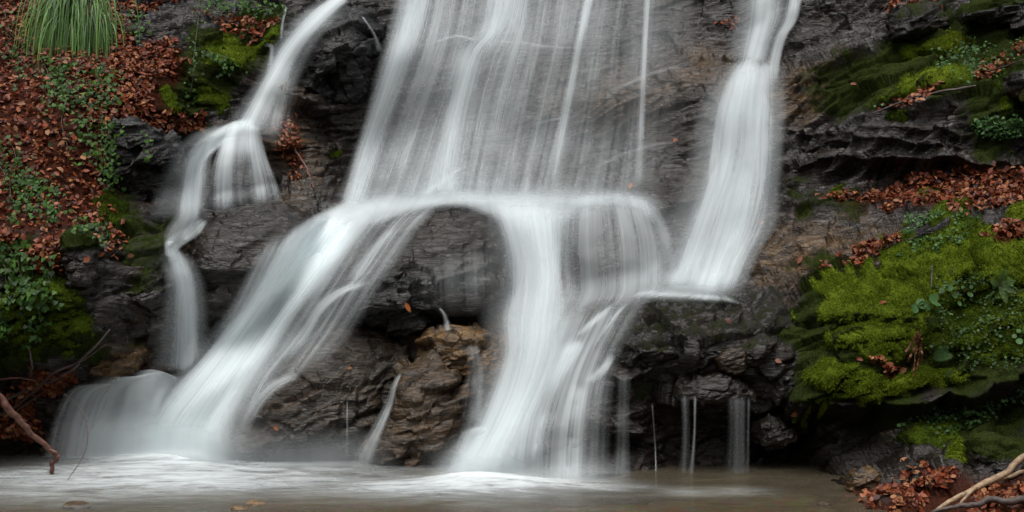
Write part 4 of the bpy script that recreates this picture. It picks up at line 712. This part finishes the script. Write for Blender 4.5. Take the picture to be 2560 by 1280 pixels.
litter('leaves resting in a dip of the moss cushion', [[(2140,905),(2190,900),(2260,915),(2260,930),(2225,945),(2190,925)]], 70, s=8, edge=6, out=.10)
litter('leaves caught on the sloping ledge of the upper right bank', [[(2420,190),(2560,120),(2640,120),(2560,170),(2440,205)],[(2200,275),(2290,235),(2370,205),(2380,225),(2280,260)],[(2210,20),(2280,10),(2340,0),(2380,30)],[(1790,60),(1850,40),(1830,75)]], 330, s=9, edge=12)
litter('red leaves wedged at the foot of the black wedge-shaped rock', [[(890,820),(950,800),(970,825),(920,840)],[(1030,700),(1100,730),(1090,780),(1040,740)]], 45, s=10, edge=5)
litter('brown leaves and roots clinging to the rock right of the topmost left stream', [[(690,200),(740,240),(740,330),(770,440),(740,450),(690,360),(660,300)]], 260, s=11, size=(.03,.06), edge=16)
# ---- single leaves one can point at
def lone(label, u, v, size=.08, col=None, group=None):
    h, nv, d = cast(u, v)
    nn = np.array([nv])*.7+np.array([[0, -.5, .3]]); nn /= np.linalg.norm(nn)
    ob = leaves(np.array([h])+nn*.03, frames(nn, tilt=.2), [size], BEECH, np.array([col or (.20,.055,.025)]), .5, name='fallen_leaf')
    tag(ob, label, 'leaf', group)
for lab, u, v, sz, col in [('single orange leaf stuck on the black wedge-shaped rock', 1013, 768, .09, (.34,.11,.03)), ('reddish leaf at the rim of the rock shelf beside the dome', 1577, 470, .08, (.30,.12,.06)), ('lone brown leaf on the bright moss below the round pennywort leaves', 2205, 763, .08, None), ('brown leaf half buried in moss under the pennywort', 2262, 772, .075, None),
 ('dry brown leaf on the small moss tongue', 1985, 1033, .075, (.22,.09,.045)), ('red leaf on the wet slab just above the flat-topped boulder', 2000, 655, .08, None), ('small red leaf on the wet slab beside the right fall', 1905, 560, .06, None), ('pink-brown leaf beside the pale cracked slab', 1942, 905, .06, (.26,.12,.08)),
 ('dull leaf on the moss beside the thin stalk of the right bank', 2340, 680, .06, None), ('curled leaf on the grey bank boulder by the spout', 330, 640, .07, (.26,.12,.07)), ('brown leaf on the bank boulder near the mossy round rock', 215, 655, .07, None), ('red leaf lying on the ledge of the black rock wall', 2135, 215, .06, None),
 ('reddish leaf on the wall ledge right of the central veil', 1690, 357, .08, (.28,.09,.04)), ('tan leaf on top of the broad grey boulder', 870, 925, .06, (.26,.13,.06)), ('orange leaf low on the broad grey boulder', 690, 1070, .06, (.26,.10,.04)), ('brown leaf on the flat-topped boulder', 1820, 810, .07, (.10,.04,.025))]:
    lone(lab, u, v, sz, col)

# ---- tubes: stems, twigs, branches
def tube(name, pts, rad, mat, n=60, k=8, rough=.12, parent=None, seed=0):
    c = spline(pts, n); r = np.interp(np.linspace(0, 1, n), np.linspace(0, 1, len(rad)), rad)
    c = c+np.stack([fbm(np.arange(n)/7.0, np.full(n, seed+a*9.1), s=300+a, o=3) for a in range(3)], 1)*np.minimum(r, .02)[:, None]*1.2*(rough*8)
    t = np.gradient(c, axis=0); t /= np.linalg.norm(t, axis=1, keepdims=True); ref = np.array([.2, 1, .13]); a = np.cross(t, ref); a /= np.linalg.norm(a, axis=1, keepdims=True); b = np.cross(t, a)
    an = np.linspace(0, 2*np.pi, k, endpoint=False)
    rr = r[:, None]*(1+rough*vn(np.arange(n)[:, None]/2.5+seed, np.arange(k)[None]*1.7))
    V = c[:, None]+rr[..., None]*(np.cos(an)[None, :, None]*a[:, None]+np.sin(an)[None, :, None]*b[:, None])
    cap = [np.array([list(range(k))[::-1]]), np.array([[(n-1)*k+i for i in range(k)]])]
    return mesh(name, V.reshape(-1, 3), [gridf(n, k, True)]+cap, M[mat], parent=parent)
def on(u, v, lift=.03):
    h, nv, d = cast(u, v); d = d-lift; return P(u, v, d)
def path(pts): return [P(u, v, d) for u, v, d in pts]
def rests(pts, lift=.04): return [on(u, v, lift) for u, v in pts]
e = tag(empty('fallen_branch', P(135, 1196, 9.56)), 'crooked reddish branch reaching from the left bank down into the pool', 'branch')
tube('limb', path([(-60,950,9.25),(0,992,9.3),(60,1062,9.4),(120,1125,9.5),(145,1148,9.55)]), [.032,.027,.024,.021,.018], 'bark_red', parent=e, seed=1)
tube('limb', path([(144,1146,9.55),(131,1160,9.56),(128,1178,9.57),(136,1200,9.57)]), [.018,.017,.015,.011], 'bark_red', n=30, parent=e, seed=2)
tube('twig', path([(118,1122,9.5),(133,1126,9.5),(147,1142,9.5)]), [.008,.011,.014], 'bark_red', n=16, parent=e, seed=3)
for i, (lab, pts, r, mt) in enumerate([('long grey twig lying up the lower left bank to the small pale-topped stone', [(275,825),(235,870),(160,935),(90,965),(0,1005)], [.005,.012,.013,.012,.012], 'bark_dark'), ('second dark twig crossing under the long grey one on the left bank', [(265,860),(200,905),(130,935),(60,1000),(-20,1050)], [.005,.009,.011,.011,.010], 'bark_dark'),
 ('thin reddish twig lying level on the left bank', [(-20,950),(50,945),(110,950),(160,940)], [.008,.008,.007,.005], 'bark_red'), ('short upright dead stem on the left bank', [(72,870),(80,905),(78,940)], [.010,.011,.010], 'bark_dark'), ('dark forked twig poking toward the fan of water', [(180,925),(120,970),(60,1015),(40,1030)], [.004,.008,.009,.009], 'bark_dark'), ('dark root lying along the sloping ledge of the upper right bank', [(2180,285),(2250,255),(2330,232),(2440,215)], [.006,.010,.012,.010], 'bark_dark'), ('thin dry twig on the top right ledge', [(2400,195),(2470,178),(2560,150)], [.005,.007,.006], 'bark_dark'), ('dead root hanging by the brown leaves right of the topmost left stream', [(705,310),(735,370),(770,430),(785,470)], [.010,.013,.011,.006], 'bark_red')]):
    tag(tube('twig', rests(pts, .06), r, mt, seed=10+i), lab, 'twig')
tag(tube('twig', path([(160,985,9.8),(195,1015,9.6),(218,1065,9.5),(212,1130,9.45),(165,1206,9.35)]), [.004,.004,.004,.0035,.003], 'bark_dark', k=6), 'hair-thin curved twig arching over the pool foam', 'twig')
tag(tube('twig', path([(-30,1232,8.95),(0,1233,8.95),(30,1234,8.95)]), [.010,.009,.004], 'bark_dark', n=20), 'small dark stick in the water at the left edge', 'twig')
e = tag(empty('fallen_branch', P(2330, 1290, 8.1)), 'pale peeled branch leaning across the lower right corner', 'branch')
tube('limb', path([(2700,1060,8.3),(2560,1150,8.25),(2500,1187,8.2),(2440,1215,8.15),(2370,1258,8.1),(2300,1300,8.05)]), [.026,.024,.022,.021,.016,.012], 'bark_pale', parent=e, seed=31)
tube('twig', path([(2450,1212,8.15),(2420,1240,8.1),(2390,1268,8.05)]), [.014,.011,.007], 'bark_pale', n=24, parent=e, seed=32)
tag(tube('fallen_branch', path([(2720,1150,8.4),(2600,1172,8.4),(2540,1185,8.35),(2490,1202,8.3)]), [.024,.022,.017,.010], 'bark_pale', seed=33), 'shorter brown branch behind the pale peeled one', 'branch')
tag(tube('fallen_branch', path([(2700,1228,8.0),(2600,1240,8.0),(2520,1250,8.0),(2420,1262,8.0),(2330,1282,8.0)]), [.030,.027,.024,.018,.010], 'bark_dark', seed=34), 'dark wet branch lying lowest in the right corner', 'branch')
tag(tube('twig', rests([(2332,665),(2330,690),(2328,720)], .08), [.006,.006,.004], 'bark_dark', n=20), 'thin dead stalk standing in the bright moss mound', 'twig')
# ---- grass tussock
def blades(name, m, base, Lr, pal, parent, wide=.005, droop=(.9,1.5), spread=.16, out=(.2,1.0), ang=(0, 2*np.pi)):
    n = 12; a = RNG.uniform(*ang, m); k = RNG.uniform(*out, m); L = Lr[0]+(Lr[1]-Lr[0])*RNG.uniform(0, 1, m)**1.05
    d = np.stack([np.cos(a)*k, np.sin(a)*k*.8-.25, np.full(m, 1.0)], 1); d /= np.linalg.norm(d, axis=1, keepdims=True)
    o = base+np.stack([RNG.normal(0, spread, m), RNG.normal(0, .04, m), RNG.normal(0, .13, m)], 1)
    g = RNG.uniform(*droop, m); t = np.linspace(0, 1, n)
    C = o[:, None]+L[:, None, None]*(d[:, None]*(t-.42*t**2*g[:, None])[..., None]+np.array([0, -.12, -1.0])*(g[:, None]*t**2.2)[..., None]*.85)
    sd = np.stack([-np.sin(a), np.cos(a)*.3, np.zeros(m)], 1)*.4+np.array([.8, 0, 0]); sd /= np.linalg.norm(sd, axis=1, keepdims=True)
    w = wide*RNG.uniform(.7, 1.3, m)[:, None]*np.clip(1.15-t**2.5*1.1, .05, 1); V = np.stack([C-sd[:, None]*w[..., None], C+sd[:, None]*w[..., None]], 2)
    f = gridf(n, 2)[None]+(np.arange(m)*n*2)[:, None, None]
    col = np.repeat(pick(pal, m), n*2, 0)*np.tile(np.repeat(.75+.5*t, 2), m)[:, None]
    return mesh(name, V.reshape(-1, 3), f.reshape(-1, 4), M['grass'], attrs={'hue': np.clip(col, 0, 1)}, parent=parent)
b0 = on(192, 72, .07)
e = tag(empty('grass_tussock', b0), 'big drooping tussock of long green grass on the leaf slope', 'grass tussock')
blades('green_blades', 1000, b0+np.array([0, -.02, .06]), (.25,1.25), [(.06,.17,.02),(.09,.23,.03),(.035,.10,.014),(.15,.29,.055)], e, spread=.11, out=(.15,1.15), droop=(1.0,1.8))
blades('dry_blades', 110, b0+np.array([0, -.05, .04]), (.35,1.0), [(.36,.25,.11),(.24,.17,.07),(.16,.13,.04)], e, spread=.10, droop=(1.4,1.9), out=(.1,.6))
# ---- ivy and other creepers
def vine(label, pts, n, spread=26, size=(.025,.045), pal=IVYG, stems=1, group=None, name='ivy_vine', cat='ivy', s=0, lift=.05):
    root = on(*pts[0], lift); e = tag(empty(name, root), label, cat, group)
    c2 = spline(pts, 40)
    for k in range(stems):
        j = (k-(stems-1)/2)*spread*.8; q = c2[::5]+np.stack([fbm(np.arange(8)/2., np.full(8, k*3.3+s), s=400)*spread*.5+j, np.zeros(8)], 1)
        tube('stem', rests(q.tolist(), lift), [.0035,.003,.0022], 'stem', n=40, k=5, parent=e, seed=s+k)
    n = int(n*1.05); i = RNG.integers(0, 40, n); uv = c2[i]+RNG.normal(0, 1, (n, 2))*[spread*.55, spread*.35]
    pos, nn = [], []
    for u, v in uv:
        h, nv, d = cast(u, v)
        if h is None: continue
        pos.append(P(u, v, d-lift-RNG.uniform(0, .05))); nn.append(nv)
    pos = np.array(pos); nn = np.array(nn)*.3+np.array([0, -.75, .45]); nn /= np.linalg.norm(nn, axis=1, keepdims=True)
    leaves(pos, frames(nn, np.array([0, -.2, -1.0]), .33), RNG.uniform(*size, len(pos)), IVY, pick(pal, len(pos), .35), .5, mat='green', name='leaves', parent=e)
for i, (lab, pts, n, kw) in enumerate([('ivy curtain hanging just below the grass tussock, left strand', [(120,145),(140,190),(150,270)], 170, dict(spread=40, stems=2)), ('broad ivy curtain hanging below the middle of the grass tussock', [(205,140),(215,220),(225,330),(235,400)], 260, dict(spread=62, stems=3)), ('ivy strand trailing past the black overhanging rock', [(262,300),(268,370),(272,430),(285,480)], 110, dict(spread=24, stems=2)), ('ivy right of the tussock among the leaves', [(265,165),(270,220),(285,260)], 90, dict(spread=34, stems=1)), ('ivy patch at the left edge halfway down the slope', [(10,350),(25,420),(50,480),(60,540)], 170, dict(spread=48, stems=2)), ('ivy patch spreading over the foot of the leaf slope', [(60,440),(110,480),(130,540)], 130, dict(spread=44, stems=2)),
 ('large-leaved ivy hanging over the dark mossy face at the lower left', [(20,610),(50,660),(60,720),(90,770)], 150, dict(spread=48, stems=3, size=(.03,.055))), ('ivy strand dangling beside the mossy round rock', [(115,650),(115,710),(100,790),(70,860)], 60, dict(spread=24, stems=1, size=(.03,.05))), ('ivy at the lower left edge above the twigs', [(0,740),(5,790),(0,850)], 50, dict(spread=26, stems=1, size=(.03,.05))), ('ivy on the ledge beside the topmost left stream', [(520,130),(560,145),(580,180)], 70, dict(spread=30, stems=1)), ('long thin creeper hanging beside the mossy ledge', [(500,20),(490,100),(482,180),(472,260)], 60, dict(spread=14, stems=1, size=(.02,.03))), ('leafy creeper along the very top of the left bank', [(520,10),(590,12),(650,20),(700,25)], 160, dict(spread=30, stems=2)), ('ivy by the small black rock near the top of the bank', [(330,30),(345,60),(340,95)], 40, dict(spread=24, stems=1)), ('ivy sprig on the black overhanging rock', [(355,330),(372,370),(368,400)], 18, dict(spread=16, stems=1)), ('ivy scattered in the leaves at the upper left edge', [(15,20),(20,80),(50,130),(30,200)], 90, dict(spread=40, stems=1)), ('ivy sprig low on the slope by the bank boulder', [(195,560),(240,570),(262,600)], 60, dict(spread=28, stems=1))]):
    vine(lab, pts, n, s=i*7, **kw)
def leafy(label, poly, n, size, pal, shape=IVY, cat='plant', name='leafy_plant', lift=(.02,.09), s=0, edge=14, mat='green'):
    q = np.asarray(poly, float)
    k = lambda u, v: sm(sdpoly(u, v, poly)+edge*noise_px(u, v, 30, 500+s)+edge*noise_px(u, v, 12, 510+s), -4, 16)
    p, nn = cloud(q[:, 0].min()-30, q[:, 0].max()+30, q[:, 1].min()-30, q[:, 1].max()+30, k, n)
    nn = nn*.4+np.array([0, -.5, .5]); nn /= np.linalg.norm(nn, axis=1, keepdims=True)
    return tag(leaves(p+nn*RNG.uniform(*lift, (n, 1)), frames(nn, tilt=.5), RNG.uniform(*size, n), shape, pick(pal, n, .4), .5, mat=mat, name=name), label, cat, kind=None if s == 1 else 'stuff')
SAX = [(.05,.12,.03),(.08,.17,.045),(.03,.08,.02)]
leafy('bushy green plant growing from the overhang at the right edge', [(2425,320),(2480,300),(2570,310),(2570,345),(2500,362),(2450,350)], 620, (.02,.035), SAX, s=1, edge=3)
leafy('mat of tiny round-leaved plants over the shaded side of the mossy mound', [(2330,720),(2450,690),(2560,730),(2580,900),(2450,930),(2340,870)], 1500, (.014,.026), [(.04,.085,.018),(.06,.12,.028),(.025,.055,.012)], ROUND, s=2, lift=(.03,.06), edge=30)
leafy('small-leaved plants dotting the top of the bright moss mound', [(2270,560),(2350,540),(2440,560),(2420,620),(2330,650),(2250,640)], 420, (.014,.028), SAX, ROUND, s=3, lift=(.06,.10), edge=24)
leafy('low green plants in the deep shade under the mossy overhang', [(2250,1070),(2340,1030),(2450,1010),(2560,960),(2600,1010),(2440,1060),(2350,1110)], 500, (.014,.03), [(.03,.075,.018),(.05,.11,.03)], ROUND, s=4, lift=(.02,.06), edge=26)
leafy('small green plants among the moss at the top right corner', [(2280,130),(2400,100),(2560,130),(2560,220),(2420,210)], 420, (.014,.03), SAX, ROUND, s=5, lift=(.05,.09), edge=30)
for lab, pts, sz in [('cluster of round pennywort leaves on the mossy mound, biggest bunch', [(2318,757),(2300,748),(2335,752),(2310,770),(2285,765),(2330,738)], .075), ('pair of round pennywort leaves above the big bunch', [(2360,712),(2378,725),(2350,722),(2390,745)], .05), ('row of round pennywort leaves right of the pair', [(2408,748),(2425,720),(2402,760),(2430,735)], .042), ('round pennywort leaves at the right edge below the fern', [(2545,830),(2535,845),(2555,850),(2560,825)], .05), ('pale round leaves on the upper right ledge', [(2350,118),(2415,117),(2372,120)], .035), ('two pale round leaves on the mid wall ledge', [(2402,197),(2418,203),(2183,265),(2203,262)], .032)]:
    ps = np.array([on(u, v, .10) for u, v in pts]); nn = np.repeat([[0, -.75, .5]], len(ps), 0)
    e = tag(empty('pennywort', ps.mean(0)+np.array([0, .08, -.03])), lab, 'pennywort')
    for q in ps:
        leaves(q[None], frames(np.array([[0, -.75, .5]]), tilt=.25), [sz*random.uniform(.8, 1.15)], ROUND, pick([(.07,.16,.05),(.06,.13,.04)], 1), .6, mat='green', name='leaf', parent=e)
def fern(label, u, v, fronds, col, lift=.10, name='fern', mat='green'):
    b = on(u, v, lift); e = tag(empty(name, b), label, 'fern')
    for a, L, dr in fronds:
        n = 16; t = np.linspace(0, 1, n); d = np.array([math.sin(a), -.45, math.cos(a)])
        C = b+L*(d*t[:, None]+np.array([0, -.15, -dr])*(t**2)[:, None])
        T = np.gradient(C, axis=0); T /= np.linalg.norm(T, axis=1, keepdims=True); S = np.cross(T, [0, -1, .3]); S /= np.linalg.norm(S, axis=1, keepdims=True)
        w = L*.30*np.sin(np.pi*np.clip(t*.93+.07, 0, 1))**.8; V, Fc = [], []
        for i in range(1, n):
            for sg in (-1, 1):
                o = C[i]; tip = o+sg*S[i]*w[i]+T[i]*w[i]*.35; h = T[i]*L/n*.52; k = len(V); V += [o-h, o+h*.2, tip, o+sg*S[i]*w[i]*.55-h*.9+T[i]*w[i]*.2]; Fc.append([k, k+3, k+2, k+1])
        V = np.array(V); hue = np.tile(np.array(col)*random.uniform(.8, 1.2), (len(V), 1))
        mesh('frond', V, np.array(Fc), M[mat], attrs={'hue': hue}, parent=e)
        tube('stalk', C.tolist(), [.003, .0015], 'stem', n=16, k=5, parent=e)
fern('pale green fern with spreading fronds at the right edge of the mossy mound', 2500, 715, [(-.95,.13,.35),(.0,.17,.25),(.85,.12,.35),(1.9,.10,.2),(2.9,.11,.2)], (.14,.26,.07))
fern('fresh green fern frond beside the hanging brown fern', 2335, 900, [(.5,.16,.2),(.95,.14,.35)], (.09,.21,.07))
fern('tiny pale fern under the fresh green fern', 2368, 945, [(.3,.09,.2),(-.4,.07,.3)], (.10,.19,.08))
fern('small pale fern at the far right edge under the mossy rock', 2556, 255, [(.2,.15,.2),(-.3,.12,.3)], (.20,.24,.06))
e = tag(empty('dry_fern', on(2297, 828, .12)), 'withered brown fern hanging down the mossy mound', 'fern')
for i, q in enumerate([[(2297,828),(2280,855),(2262,885)],[(2297,828),(2290,870),(2284,935)],[(2297,828),(2300,870),(2292,925)],[(2297,828),(2304,860),(2304,905)],[(2297,828),(2293,850),(2270,905)]]):
    tube('stalk', rests(q, .14), [.004,.003,.002], 'straw', n=24, k=5, parent=e, seed=50+i)
    c = spline(q, 26); pp = np.array([on(*x, .14) for x in c]); nn = np.repeat([[0, -1., .1]], 26, 0)
    leaves(pp, frames(nn, np.array([0, 0, -1.]), .6), RNG.uniform(.02,.035, 26), BEECH, pick([(.17,.075,.03),(.10,.045,.02)], 26), .9, mat='leaf', name='frond', parent=e)
# ---- pale stones showing through the shallow water
for lab, u, v, r in [('pale yellow stone just breaking the water in front of the pool', 638, 1262, .075), ('low brown stone in the shallows beside the pale yellow one', 600, 1274, .06), ('dark flat stone in the shallows at the lower left', 190, 1268, .10), ('little tan stone in the shallows near the wet leaves', 2060, 1262, .05)]:
    D_ = 1.66*F/(v-640); w_ = r/D_*F; c_ = [(u+w_*math.cos(a)*(1+.15*math.sin(3*a)), v-2+w_*.30*math.sin(a)) for a in np.linspace(0, 2*np.pi, 9)[:-1]]
    boulder('stone', lab, c_, D_, r*.7, r*.7, seed=int(u), n=60, m=36, mat='ochre' if 'pale' in lab or 'tan' in lab else 'boulder', och=.9 if 'pale' in lab else .3, amp=.5, cat='stone')
